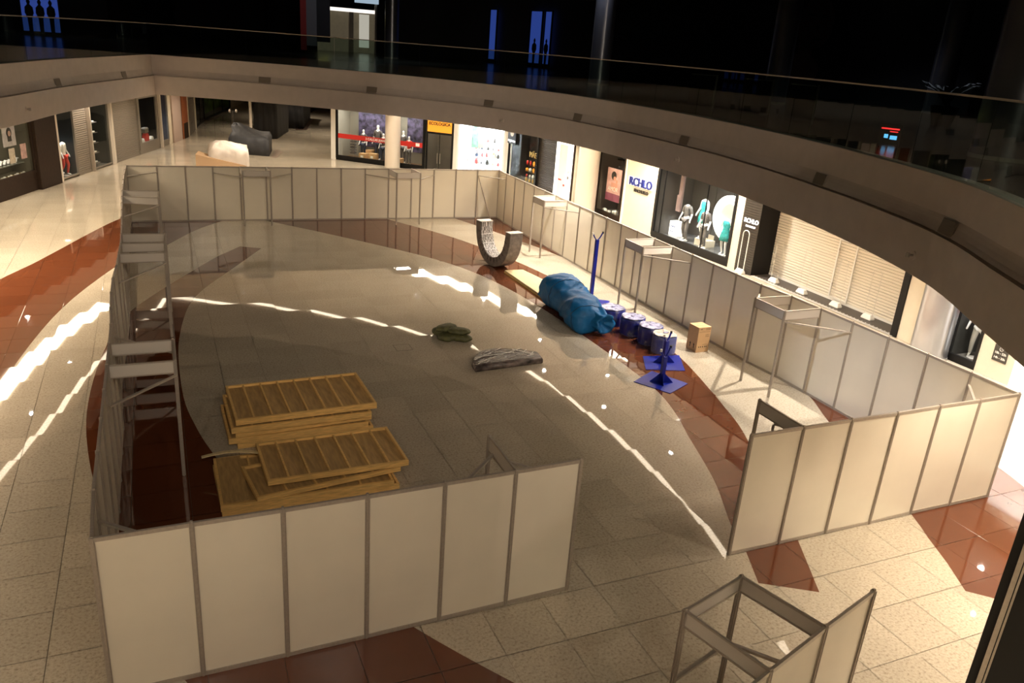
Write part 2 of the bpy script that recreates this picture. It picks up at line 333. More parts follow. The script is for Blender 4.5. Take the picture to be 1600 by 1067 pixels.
# ------------------------------------------------------------ ring of the upper level
RP = [(-2.55,16.89),(-1.44,21.44),(1.08,29.09),(2.62,28.45),(5.04,27.3),(7.4,25.7),(9.43,23.85),(11.4,21.5),(12.84,19.04),(13.75,15.9),(14.05,12.32),(14.0,9.2),(13.6,6.1),(12.85,2.9),(11.75,-.1),(10.45,-2.15),(9.3,-3.9),(8.4,-5.6),(6.6,-7.5),(4.0,-8.45),(0.95,-8.47),(-1.8,-7.6),(-3.7,-5.2),(-4.7,-1.5),(-5.0,3),(-4.6,8),(-3.8,12.5)]
CORNER = 2
def ringpts(P, n=6):
    out = []; N = len(P)
    for i in range(N):
        p1, p2 = Vector(P[i]), Vector(P[(i+1)%N])
        p0 = Vector(P[i-1]) if i != CORNER else p1*2-p2
        p3 = Vector(P[(i+2)%N]) if (i+1)%N != CORNER else p2*2-p1
        for k in range(n):
            t = k/n
            out.append(0.5*((2*p1)+(-p0+p2)*t+(2*p0-5*p1+4*p2-p3)*t*t+(-p0+3*p1-3*p2+p3)*t**3))
    return out
RING = ringpts(RP); NR = len(RING)
CEN = Vector((4.8, 10.0))
NRM = []
for i in range(NR):
    a = (RING[i]-RING[i-1]).normalized(); b = (RING[(i+1)%NR]-RING[i]).normalized(); t = a+b
    n = Vector((-t.y, t.x)).normalized()
    if n.dot(CEN-RING[i]) < 0: n = -n
    NRM.append(n/max(0.6, n.dot(Vector((-a.y,a.x)).normalized()) if n.dot(Vector((-a.y,a.x))) > 0 else abs(n.dot(Vector((-a.y,a.x)).normalized()))))
def rp(i, off, z): i %= NR; p = RING[i]+NRM[i]*off; return (p.x, p.y, z)
def strip(mb, prof, mi=0):
    n0 = len(mb.v)
    for i in range(NR):
        for (off, z) in prof: mb.v.append(rp(i, off, z))
    m = len(prof)
    for i in range(NR):
        for k in range(m-1):
            j = (i+1) % NR; mb.f.append((n0+i*m+k, n0+j*m+k, n0+j*m+k+1, n0+i*m+k+1)); mb.mi.append(mi)
ZT = 6.05; ZB = 4.5
fas = MB()
strip(fas, [(-0.35,ZT),(0,ZT),(0,5.52),(0.01,5.48),(0.03,5.42),(0.06,5.35),(0.10,5.29),(0.02,5.28),(0.02,5.25),(0.11,5.245),(0.11,ZB),(-0.1,ZB)])
o = fas.build('trim_1', M_plaster, None, kind='structure'); tag(o, 'cream plaster fascia band curving round the upper floor edge', 'fascia', kind='structure')
sof = MB()
n0 = 0
for i in range(NR):
    p = RING[i]-NRM[i]*0.1; d = (RING[i]-CEN).normalized(); q = CEN+d*110
    sof.v += [(p.x,p.y,ZB), (q.x,q.y,ZB)]
for i in range(NR): j = (i+1)%NR; sof.f.append((2*i,2*j,2*j+1,2*i+1)); sof.mi.append(0)
ceil = tag(sof.build('ceiling', M_soffit, None, kind='structure'), 'plain soffit under the upper walkway', 'ceiling', kind='structure')
up = MB()
for i in range(NR):
    p = RING[i]-NRM[i]*0.3; d = (RING[i]-CEN).normalized(); q = CEN+d*110
    up.v += [(p.x,p.y,ZT-0.002), (q.x,q.y,ZT-0.002)]
for i in range(NR): j = (i+1)%NR; up.f.append((2*i,2*i+1,2*j+1,2*j)); up.mi.append(0)
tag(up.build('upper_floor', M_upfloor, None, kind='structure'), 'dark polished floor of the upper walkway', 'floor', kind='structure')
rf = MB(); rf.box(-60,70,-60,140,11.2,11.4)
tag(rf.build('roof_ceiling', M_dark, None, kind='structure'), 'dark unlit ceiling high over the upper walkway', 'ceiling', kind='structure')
# balustrade: glass panels + steel handrail
bal = thing('glass_balustrade', 'frameless glass balustrade with thin steel handrail along the upper walkway', 'balustrade')
acc = 0; start = 0
for i in range(1, NR+1):
    acc += (RING[i%NR]-RING[i-1]).length
    if acc > 1.7 or i == NR or i % NR == CORNER*6:
        a = Vector(rp(start, -0.10, ZT)); b = Vector(rp(i, -0.10, ZT)); d = (b-a).normalized()*0.01
        mid = Vector(rp((start+i)//2, -0.10, ZT))
        mb = MB(); nn = Vector((-d.y, d.x, 0)).normalized()*0.006
        P = [a+d] + ([Vector(rp(k, -0.10, ZT)) for k in range(start+1, i)]) + [b-d]
        for k in range(len(P)-1):
            A, B = P[k], P[k+1]
            mb.add([A-nn, B-nn, B+nn, A+nn]+[q+Vector((0,0,1.17)) for q in (A-nn, B-nn, B+nn, A+nn)], [(4,5,6,7),(0,1,5,4),(2,3,7,6)]+([(3,0,4,7)] if k == 0 else [])+([(1,2,6,5)] if k == len(P)-2 else []))
        mb.build('glass_panel', M_balu, bal); acc = 0; start = i
hr = MB()
for i in range(NR): hr.bar(rp(i,-0.10,7.235), rp(i+1,-0.10,7.235), 0.045, 0.03)
hr.build('handrail', M_alu, bal)
# vents on the fascia and small sprinkler heads
def nearest(x, y): return min(range(NR), key=lambda i: (RING[i]-Vector((x,y))).length)
VL = ['in line with the far left shops','just left of the fascia corner','just right of the fascia corner','above the red banded shop window','above the orange shop sign','above the dark gift shop','above the cream wall sign','above the white slatted shutter','nearest the right edge']
M_vent = mat('vent_grille', (0.24,0.195,0.145), 0.6)
def ontoring(az_px):   # index of ring point whose fascia projects nearest to a pixel column
    best = None
    for i in range(NR):
        q = project(rp(i, 0.1, 5.4))
        if q and q[1] > 60:
            e = abs(q[0]-az_px)
            if best is None or e < best[0]: best = (e, i)
    return best[1]
def ringat(px, off, z):
    best = None
    for i in range(NR):
        a = Vector(rp(i, off, z)); b = Vector(rp(i+1, off, z))
        for t in (0,.1,.2,.3,.4,.5,.6,.7,.8,.9):
            p = a.lerp(b, t); q = project(p)
            if q and 60 < q[1] < 1000 and (p-CAM).length > 6:
                e = abs(q[0]-px)
                if best is None or e < best[0]: best = (e, p, (b-a).normalized(), NRM[i])
    return best[1:]
for u, lab, wd in zip([90,193,413,581,763,902,1070,1281,1480], VL, [.42,.42,.5,.46,.42,.42,.42,.42,.45]):
    p, d, n = ringat(u, 0.065, 5.39); v = thing('air_vent', 'small rectangular grille in the fascia, '+lab, 'vent', p, math.atan2(d.y, d.x), 'vents along the fascia')
    s = 1 if (Vector((-d.y,d.x)).dot(n) > 0) else -1
    T = Matrix.Rotation(0.22*s, 4, 'X')
    f = MB(); f.box(-wd/2,wd/2,-0.010,0.012,-0.12,0.12, M=T); f.build('grille_frame', M_vent, v)
    g = MB()
    for k in range(7): g.box(-wd/2+.03,wd/2-.03, s*0.012-0.004, s*0.012+0.006, -0.1+k*0.032, -0.088+k*0.032, M=T)
    g.build('louvre', M_vent, v, kind='stuff')
for u, z, lab in ((40,4.85,'at the far left'),(785,4.86,'above the dark gift shop'),(1060,4.87,'above the mannequin window'),(1428,4.8,'near the right end')):
    p, d, n = ringat(u, 0.11, z); s = thing('sprinkler_head', 'tiny metal sprinkler on the lower fascia band, '+lab, 'sprinkler', p, math.atan2(n.y, n.x), 'sprinklers on the fascia')
    m = MB(); m.cyl((0,0,0),(0.02,0,0),0.07,n=16); m.build('escutcheon', M_plaster, s)
    m = MB(); m.cyl((0.02,0,0),(0.1,0,0),0.02); m.cyl((0.1,0,-0.035),(0.1,0,0.035),0.03); m.build('nozzle', M_alu, s)
# light fittings on the soffit
dm = MB(); dm.cyl((0,0,0),(0,0,-0.02),0.055,n=16); dmesh = dm.mesh('lamp_disc', M_dot)
tm = MB(); tm.loft([[(math.cos(t)*r, math.sin(t)*r, z) for t in [2*math.pi*k/16 for k in range(16)]] for r, z in ((.13,0),(.13,-.015),(.085,-.018),(.085,0))], caps=False); tmesh = tm.mesh('trim_ring', M_white)
for (x, y) in DL:
    d = link('downlight', tmesh, ceil); d.location = (x, y, ZB-0.002); link('lamp_disc', dmesh, d)
# linear cove fitting right at the soffit edge
def ribbon(name, pts, wd, m, label, z=ZB-0.03, h=0.025):
    mb = MB()
    for a, b in zip(pts, pts[1:]): mb.bar((a[0],a[1],z),(b[0],b[1],z), wd, h)
    return tag(mb.build(name, m), label, 'light')
ed = [rp(i,-0.28,0) for i in range(0, NR)]; ed = ed+[ed[0]]
ribbon('edge_light_strip', [(p[0],p[1]) for p in ed], 0.17, M_covewarm, 'thin warm light strip under the walkway edge, mirrored jaggedly in the floor', ZB-0.006, 0.01)
ribbon('cove_light_strip', [(12.4,33.6),(13.27,32.38),(14.64,29.91),(15.77,27.2),(16.86,24.13),(17.48,22.0),(18.2,18.81),(18.8,16.6)], 0.75, mat('cove_right', (1,1,1), 0.5, emit=(1.0,0.88,0.70), estr=7), 'broad cove light under the walkway beside the right hand shops')
ribbon('cove_light_strip', [(-5.6,14.0),(-5.0,17.0),(-4.5,19.49),(-3.7,23.01),(-2.7,26.33),(-1.6,28.9)], 0.65, mat('cove_left', (1,1,1), 0.5, emit=(1.0,0.84,0.62), estr=7), 'broad cove light under the walkway beside the left hand shops')

# ------------------------------------------------------------ partition walls
H = 2.18
pm = MB()
for a0 in [0]:
    pts = []
    for k in range(8):
        t = math.pi/8+k*math.pi/4; pts.append((0.026*math.cos(t), 0.026*math.sin(t)))
    pm.prism(pts, 0, H)
    for sx, sy in ((1,0),(-1,0),(0,1),(0,-1)):     # lips beside the four grooves
        for s in (-1, 1):
            cx, cy = sx*0.025+sy*s*0.012, sy*0.025+sx*s*0.012
            pm.box(cx-0.005,cx+0.005,cy-0.005,cy+0.005,0.01,H-0.005)
pm.box(-0.014,0.014,-0.014,0.014,H,H+0.018)
post_mesh = pm.mesh('post', M_alu)
def fence(name, pts, label, first=True, last=True):
    w = thing(name, label, 'partition wall', (pts[0][0], pts[0][1], 0))
    o = Vector((pts[0][0], pts[0][1], 0))
    for i, p in enumerate(pts):
        if (i == 0 and not first) or (i == len(pts)-1 and not last): continue
        link('post', post_mesh, w).location = Vector((p[0],p[1],0))-o
    for a, b in zip(pts, pts[1:]):
        A = Vector((a[0],a[1],0))-o; B = Vector((b[0],b[1],0))-o; d = B-A; L = d.length; rz = math.atan2(d.y, d.x)
        key = round(L, 2)
        if key not in fence.cache:
            m = MB(); m.box(0.018,L-0.018,-0.004,0.004,0.055,H-0.05)
            r = MB(); r.box(0.024,L-0.024,-0.016,0.016,H-0.055,H-0.002); r.box(0.024,L-0.024,-0.02,-0.016,H-0.03,H-0.006); r.box(0.024,L-0.024,0.016,0.02,H-0.03,H-0.006)
            q = MB(); q.box(0.024,L-0.024,-0.016,0.016,0.002,0.06)
            fence.cache[key] = (m.mesh('panel', M_lam), r.mesh('top_rail', M_alu), q.mesh('bottom_rail', M_alu))
        T = Matrix.Translation(A) @ Matrix.Rotation(rz, 4, 'Z')
        for nm, me in zip(('panel','top_rail','bottom_rail'), fence.cache[key]): link(nm, me, w, T)
    return w
fence.cache = {}
BL = [(-0.10,25.24)]+[(k+0.0+(0.08*k/15)-0.05, 25.26-0.37*k/15) for k in range(1,15)]+[(15.06,24.9)]
RT = [(15.06,24.9)]+[(15.0-0.07*math.sin(math.pi*k/25)-(0.0 if k > 3 else 0.0), 25-k-0.12*(1-k/25)) for k in range(1,25)]+[(15.06,0.0)]
RT = [(x+(0.10 if 19 <= k <= 24 else 0), y) for k, (x, y) in enumerate(RT)]
LT = [(-0.03,k*1.0) for k in range(0,8)]+[(-0.07,8.0),(-0.09,9.0),(-0.09,10.0),(-0.05,11.0),(-0.03,12.03),(-0.01,13.04),(-0.02,14.05),(-0.03,15.05),(-0.05,16.06),(-0.07,17.07),(-0.09,18.08),(-0.11,19.1),(-0.12,20.12),(-0.125,21.14),(-0.13,22.16),(-0.13,23.18),(-0.12,24.2)]+[(-0.10,25.24)]
LT[0] = (0.0,-0.03)
FL = [(0.0,-0.03),(1.0,-0.03),(2.0,-0.03),(3.01,-0.02),(4.02,0.0),(5.02,0.02),(6.01,0.04)]
FR = [(8.94,0.0),(9.96,0.0),(10.98,0.0),(11.99,-0.01),(13.02,0.01),(14.02,0.0),(15.06,0.0)]
fence('partition_wall', LT, 'long left hand run of cream partition panels seen edge on', True, True)
fence('partition_wall', FL, 'six panel front run of cream partition, left of the gap, nearest the camera', False, True)
fence('partition_wall', FR, 'six panel front run of cream partition, right of the gap', True, True)
fence('partition_wall', RT, 'long right hand run of cream partition panels in front of the lit shops', True, False)
fence('partition_wall', BL, 'far back run of cream partition panels across the hall', False, False)
# ------------------------------------------------------------ stabilising towers and fins along the walls
def rods(root, name, ab, wd=0.045, h=0.03, m=None):
    for a, b in ab:
        mb = MB(); mb.bar(a, b, wd, h); mb.build(name, m or M_alu, root)
def header(root, a, b, z0=H-0.235, z1=H):
    a = Vector((*a, 0)); b = Vector((*b, 0)); d = (b-a).normalized()*0.025
    A, B = a+d, b-d; n = Vector((-d.y, d.x, 0)).normalized()
    mb = MB()
    mb.add([A-n*.006+Vector((0,0,z)) for z in (z0+.02,)]+[B-n*.006+Vector((0,0,z0+.02)), B+n*.006+Vector((0,0,z0+.02)), A+n*.006+Vector((0,0,z0+.02)),
            A-n*.006+Vector((0,0,z1-.02)), B-n*.006+Vector((0,0,z1-.02)), B+n*.006+Vector((0,0,z1-.02)), A+n*.006+Vector((0,0,z1-.02))],
           [(0,3,2,1),(4,5,6,7),(0,1,5,4),(1,2,6,5),(2,3,7,6),(3,0,4,7)])
    hb_ = mb.build('header_board', M_head, root)
    mb = MB()
    mb.bar(A+Vector((0,0,z1-.012)), B+Vector((0,0,z1-.012)), 0.03, 0.022); mb.bar(A+Vector((0,0,z0+.01)), B+Vector((0,0,z0+.01)), 0.03, 0.02)
    mb.build('header_rail', M_alu, hb_)
def tower(label, posts, heads, braces, name='open_frame_tower'):
    t = thing(name, label, 'frame tower', (0,0,0), 0, 'open aluminium frames bracing the partition')
    t.location = (*posts[0], 0); o = Vector((*posts[0], 0))
    for p in posts: link('post', post_mesh, t).location = Vector((*p,0))-o
    for a, b in heads: header(t, (a[0]-o.x, a[1]-o.y), (b[0]-o.x, b[1]-o.y))
    rods(t, 'brace', [((a[0]-o.x,a[1]-o.y,a[2]), (b[0]-o.x,b[1]-o.y,b[2])) for a, b in braces])
    return t
Z = H-0.26
tower('open frame tower standing against the far back wall, left', [(3.98,24.2),(5.02,24.18)], [((3.98,24.2),(5.02,24.18)),((3.98,24.2),BL[4]),((5.02,24.18),BL[5])], [((3.98,24.2,Z),(*BL[3],Z)),((5.02,24.18,Z),(*BL[6],Z))])
tower('open frame tower standing against the far back wall, right', [(10.05,23.88),(11.07,23.9)], [((10.05,23.88),(11.07,23.9)),((10.05,23.88),BL[10]),((11.07,23.9),BL[11])], [((10.05,23.88,Z),(*BL[9],Z)),((11.07,23.9,Z),(*BL[12],Z))])
def bracing(label, rds):
    a = rds[0][0]; t = thing('corner_brace', label, 'brace', a, 0)
    rods(t, 'bar', [(Vector(p)-Vector(a), Vector(q)-Vector(a)) for p, q in rds])
bracing('aluminium bars bracing the far right corner of the partition', [((*BL[14],Z),(*RT[1],Z)),((BL[14][0]+.03,BL[14][1]-.05,Z),(14.45,24.1,0.04))])
bracing('aluminium bar bracing the far left corner of the partition', [((-0.1,24.25,Z),(BL[1][0],BL[1][1]-.04,Z))])
bracing('aluminium bar bracing the near left corner of the partition', [((0.02,0.62,Z+.05),(0.72,-0.0,Z+.05))])
bracing('aluminium bar bracing the near right corner of the partition', [((15.1,1.0,Z),(14.1,0.03,Z))])
tower('open frame tower on the right wall behind the wrapped U shaped piece', [(13.97,18.85),(13.97,17.9)], [((13.97,18.85),(13.97,17.9)),((13.97,18.85),RT[6]),((13.97,17.9),RT[7])], [((13.97,17.9,Z),(*RT[8],Z))])
tower('open frame tower on the right wall behind the blue drums', [(13.9,11.97),(13.9,10.97)], [((13.9,11.97),(13.9,10.97)),((13.9,11.97),RT[13]),((13.9,10.97),RT[14])], [((13.9,10.97,Z),(*RT[15],Z)),((13.9,11.97,Z),(*RT[12],Z))])
tower('open frame tower on the right wall beyond the cardboard box', [(13.96,6.0),(13.96,4.97)], [((13.96,6.0),(13.96,4.97)),((13.96,6.0),RT[19]),((13.96,4.97),RT[20])], [((13.96,4.97,Z),(*RT[21],Z)),((13.96,6.0,Z),(*RT[18],Z))])
tower('single post fin with header board behind the right front panels', [(9.95,1.03)], [((9.95,1.03),FR[1])], [((9.95,0.62,Z),(10.55,0.02,Z)),((9.95,0.62,Z-.02),(9.35,0.02,Z-.02))], 'stabilising_fin')
tower('single post fin with header board behind the left front panels', [(5.04,1.02)], [((5.04,1.02),FL[5])], [((5.04,0.85,Z+.05),(4.2,0.05,Z+.05)),((5.04,0.80,Z+.02),(5.72,0.07,Z+.02))], 'stabilising_fin')
tower('tower with two header boards on the left wall, farthest back', [(0.95,20.0),(0.93,18.85)], [((0.95,20.0),(0.93,18.85)),((0.95,20.0),LT[20]),((0.93,18.85),LT[19])], [((0.93,18.8,Z),(-0.05,17.3,Z))])
tower('tower with three header boards on the left wall, middle', [(1.02,14.0),(1.0,13.0),(0.98,12.03)], [((1.02,14.0),(1.0,13.0)),((1.0,13.0),(0.98,12.03)),((1.02,14.0),LT[14]),((1.0,13.0),LT[13]),((0.98,12.03),LT[12])], [((0.98,12.0,Z),(0.0,10.45,Z)),((1.0,14.0,Z),(0.0,15.1,Z))])
tower('tower with two header boards on the left wall, nearest', [(0.98,5.94),(0.98,4.94)], [((0.98,5.94),(0.98,4.94)),((0.98,5.94),(-0.02,5.94)),((0.98,4.94),(-0.02,4.94))], [((0.98,4.9,Z),(0.02,3.9,Z)),((0.98,5.95,Z),(0.02,6.95,Z))])
# free standing counter booth at the front
A0,B0,C0,D0,E0,G0 = (5.56,-3.09),(6.5,-2.81),(6.8,-3.76),(5.83,-4.06),(7.76,-3.48),(4.87,-4.36)
bt = thing('counter_booth', 'small open topped booth frame with cream panels in the bottom foreground', 'booth', (*A0,0))
oo = Vector((*A0,0))
for p in (A0,B0,C0,D0,E0,G0): link('post', post_mesh, bt).location = Vector((*p,0))-oo
for a, b in ((A0,B0),(B0,C0),(A0,D0)): header(bt, (a[0]-oo.x,a[1]-oo.y), (b[0]-oo.x,b[1]-oo.y), H-0.2)
for a, b in ((G0,D0),(D0,C0),(C0,E0)):
    A = Vector((*a,0))-oo; d = Vector((*b,0))-oo-A; L = d.length; T = Matrix.Translation(A) @ Matrix.Rotation(math.atan2(d.y,d.x),4,'Z')
    m = MB(); m.box(0.018,L-0.018,-0.004,0.004,0.055,H-0.05); q = m.build('panel', M_lam, bt); q.matrix_local = T
    m = MB(); m.box(0.024,L-0.024,-0.016,0.016,H-0.055,H-0.002); q = m.build('top_rail', M_alu, bt); q.matrix_local = T
    m = MB(); m.box(0.024,L-0.024,-0.016,0.016,0.008,0.06); q = m.build('bottom_rail', M_alu, bt); q.matrix_local = T
rods(bt, 'brace', [((0.02,0,1.27),(0.92,0.27,1.27)),((0.95,0.25,1.27),(1.22,-0.64,1.55))])

# ------------------------------------------------------------ objects inside the enclosure
def wooden_panel(label, cx, cy, z, rot, L=2.66, W=1.6, h=0.10, ribs=7, tilt=0, ytilt=0, sheet=None):
    t = thing('wooden_frame_panel', label, 'wooden panel', (cx, cy, z), 0, 'stacked wooden frame panels'); t.rotation_euler = (tilt, ytilt, rot)
    m = MB(); m.box(-L/2+.01,L/2-.01,-W/2+.01,W/2-.01,h-.062,h-0.046); m.build('plywood_sheet', sheet or M_ply, t)
    for s in (-1, 1):
        m = MB(); m.box(-L/2,L/2,s*W/2-(0.045 if s > 0 else 0),s*W/2+(0.045 if s < 0 else 0),0,h); m.build('edge_rail', M_wood, t)
        m = MB(); m.box(s*L/2-(0.045 if s > 0 else 0),s*L/2+(0.045 if s < 0 else 0),-W/2+.045,W/2-.045,0,h); m.build('end_rail', M_wood, t)
    for k in range(1, ribs):
        x = -L/2+k*L/ribs; m = MB(); m.box(x-.017,x+.017,-W/2+.045,W/2-.045,h-.046,h-0.006); m.build('rib', M_wood, t)
    return t
for k, (dx, dy, r, lab) in enumerate([(0.02,0.03,0.03,'bottom of the rear stack'),(-0.1,-0.02,0.015,'second from the bottom of the rear stack'),(-0.02,0.05,0.045,'third from the bottom of the rear stack'),(-0.05,-0.06,0.02,'just under the top of the rear stack')]):
    wooden_panel('ribbed wooden frame panel, '+lab, 3.2+dx, 6.48+dy, 0.0+k*0.118, r, 2.6+0.04*(k%2), 1.62-0.05*(k%2), 0.11, 6+k%2)
wooden_panel('ribbed wooden frame panel on top of the rear stack', 3.25, 6.53, 0.478, 0.03, 2.68, 1.62, 0.12, 8)
for k, (x, y, r, L, W, lab) in enumerate([(2.95,4.22,0.02,2.95,1.6,'bottom of the front stack'),(2.9,4.2,0.0,2.85,1.62,'second from the bottom of the front stack')]):
    wooden_panel('ribbed wooden frame panel, '+lab, x, y, 0.0+k*0.115, r, L, W, 0.105, 5)
wooden_panel('wooden frame panel lying skewed under the top of the front stack', 3.2, 4.02, 0.242, 0.13, 2.5, 1.1, 0.085, 5)
wooden_panel('ribbed wooden frame panel lying skewed on top of the front stack', 3.42, 4.27, 0.362, 0.03, 2.42, 1.36, 0.10, 7, 0.008, 0.012)
m = MB(); m.box(-.2,.2,-.76,.76,0,.018); o = m.build('plywood_board', M_ply, None); o.location = (1.72,4.2,0.222); tag(o, 'plain plywood board on the left end of the front stack', 'board')
m = MB(); prev = None; bx0 = MB(); rings = []
for k in range(15):
    t = k/14; x = 1.28+1.35*t; y = 4.88-0.36*t; z = 0.335+0.13*math.sin(math.pi*min(1, t*1.1))*0.9
    rings.append([(x,y-.035,z),(x,y+.035,z),(x,y+.035,z+.02),(x,y-.035,z+.02)])
m.loft(rings); tag(m.build('bent_wood_strip', M_plypale), 'long thin bent wood strip sticking out left of the front stack', 'wood strip')

# pale plank boards behind the blue bundle
pl = [(11.79,16.19),(12.51,16.16),(12.99,12.98),(11.82,12.93)]
for k, (lab, m_, ins) in enumerate((('lower of two plywood boards lying behind the blue bundle', M_wood, 0.0),('upper pale plywood board lying behind the blue bundle', M_plypale, 0.02))):
    m = MB(); P = [(x+ins*(1 if i in (0,3) else -1), y) for i, (x, y) in enumerate(pl)][::-1]
    m.prism(P, k*0.05+0.0015, k*0.05+0.05); tag(m.build('plywood_board', m_), lab, 'board', 'plywood boards on the brown band')
# blue tarpaulin bundle
rng = random.Random(3); rings = []; NS = 46; NA = 56
P0 = Vector((12.1,12.7,0)); P1 = Vector((11.85,9.95,0)); dd = (P1-P0)
for k in range(NS+1):
    t = k/NS; c = P0+dd*t; c.x += 0.06*math.sin(t*4)-0.08*t
    wdt = 0.60+0.05*math.sin(t*7+1)-0.20*max(0,(t-0.7)/0.3)**2
    hgt = 0.98-0.16*t+0.05*math.sin(t*9)-0.12*max(0,(t-0.8)/0.2)**2
    ring = []
    for i in range(NA):
        a = 2*math.pi*i/NA; ca, sa = math.cos(a), math.sin(a)
        ridge = 1-abs(math.sin(5.5*t*2+1.6*a+0.7)); ridge2 = 1-abs(math.sin(8*t-2.4*a+2.0))
        fold = 0.022*math.sin(3*a+9*t+0.8*math.sin(7*t))+0.06*ridge**5+0.045*ridge2**6+0.012*math.sin(11*a+17*t)+0.015*math.sin(27*t+3*a)
        r = 1+fold*1.2; e = (abs(ca)**2.5+abs(sa)**2.5)**(-1/2.5)
        x = c.x+ca*e*wdt*r; z = hgt/2+sa*e*hgt/2*r
        ring.append((x, c.y+0.05*math.sin(a*2+t*9), max(0.004, z)))
    rings.append(ring)
c0 = P0+Vector((0,0.03,0.45))
for q_, dy_ in ((0.12,0.03),(0.7,0.02)): rings.insert(0, [tuple(Vector(p).lerp(c0, q_)+Vector((0,dy_,0))) for p in rings[0]])
c1 = P1+Vector((0.05,-0.1,0.35))
for q_, dy_ in ((0.18,-0.05),(0.35,-0.05)): rings.append([tuple(Vector(p).lerp(c1, q_)+Vector((0,dy_,0))) for p in rings[-1]])
bt2 = thing('tarpaulin_bundle', 'long bulky bundle wrapped in creased blue tarpaulin lying on the floor', 'bundle', (0,0,0))
m = MB(); m.loft(rings); m.build('tarpaulin', M_tarp, bt2, smooth=True)
m = MB(); rr = []      # flared loose mouth beyond the tie, with a dark hollow
for k, (y_, r_, zz_) in enumerate(((9.98,.36,.40),(9.84,.29,.38),(9.77,.25,.37),(9.69,.27,.36),(9.62,.28,.36),(9.63,.22,.36),(9.72,.15,.36),(9.78,.08,.36))):
    rr.append([(12.0+.35*(9.9-y_)+math.cos(a)*r_*(1+0.10*math.sin(7*a+k*.3)), y_+0.03*math.sin(5*a), max(0.006, zz_+math.sin(a)*r_*(1+0.10*math.sin(6*a+1)))) for a in [2*math.pi*i/36 for i in range(36)]])
m.loft(rr); m.build('loose_mouth', M_tarp, bt2, smooth=True)
for s in (0.30, 0.97):
    k = int(s*NS)+2; m = MB(); rg = [Vector(p) for p in rings[k]]; cen = sum(rg, Vector())/len(rg)
    P = [cen+(p-cen)*1.012 for p in rg]
    for i in range(NA): m.bar(P[i], P[(i+1)%NA], 0.012, 0.012)
    m.build('lashing_cord', mat('dark_cord', (0.005,0.02,0.05), 0.7), bt2)
# blue stands
def stand(label, corners, postxy, hp, fork=0.22, frot=0, s=0.05):
    o = thing('blue_steel_stand', label, 'stand', (*postxy, 0), 0, 'blue steel stands with forked tops')
    P = [(x-postxy[0], y-postxy[1]) for x, y in corners]
    if area2(P) < 0: P = P[::-1]
    m = MB(); m.prism(P, 0.002, 0.016); m.build('base_plate', M_blue, o)
    m = MB(); m.box(-s,s,-s,s,0.016,hp); m.build('upright', M_blue, o, bevel=0.006)
    for k in range(4):
        a = math.pi/4+k*math.pi/2+frot; d = Vector((math.cos(a), math.sin(a), 0)); n = Vector((-d.y, d.x, 0))*0.005
        b0 = d*s*1.0; b1 = d*(s+0.24)
        m = MB(); m.add([b0-n+Vector((0,0,.016)), b1-n+Vector((0,0,.016)), b0-n+Vector((0,0,.26)), b0+n+Vector((0,0,.016)), b1+n+Vector((0,0,.016)), b0+n+Vector((0,0,.26))], [(0,1,2),(5,4,3),(0,3,4,1),(1,4,5,2),(2,5,3,0)])
        m.build('gusset', M_blue, o)
    for sg in (-1, 1):
        m = MB(); pr = None; rings = []
        for k in range(7):
            t = k/6; x = sg*(0.03+fork*t); z = hp-0.02+fork*1.25*t**1.6+0.02
            v = Vector((math.cos(frot)*x, math.sin(frot)*x, z)); rings.append([tuple(v+Vector((math.cos(a)*.024, math.sin(a)*.024, math.sin(a)*.0))) for a in [2*math.pi*i/8 for i in range(8)]])
        m.loft(rings); fa_ = m.build('fork_arm', M_blue, o, smooth=True)
        m = MB(); v = Vector((math.cos(frot)*sg*(0.03+fork), math.sin(frot)*sg*(0.03+fork), hp+fork*1.25)); m.cyl(v-Vector((0,0,.05)), v+Vector((0,0,.015)), 0.03, n=10)
        m.build('fork_tip', M_white if sg < 0 else M_ink, fa_)
    return o
stand('tall blue steel stand with forked top behind the blue bundle', [(12.62,12.1),(13.2,13.0),(13.95,12.55),(13.3,11.6)], (13.15,12.4), 2.08, 0.17, 0.2)
stand('short blue stand on a square plate in front of the last drum, farther one', [(12.35,8.02),(13.39,7.86),(12.90,6.88),(11.92,7.2)], (12.66,7.5), 0.62, 0.16, 0.5)
stand('short blue stand on a square plate, nearest the camera', [(11.19,6.59),(12.02,7.07),(12.47,6.15),(11.69,5.76)], (11.86,6.4), 0.68, 0.18, 0.4)
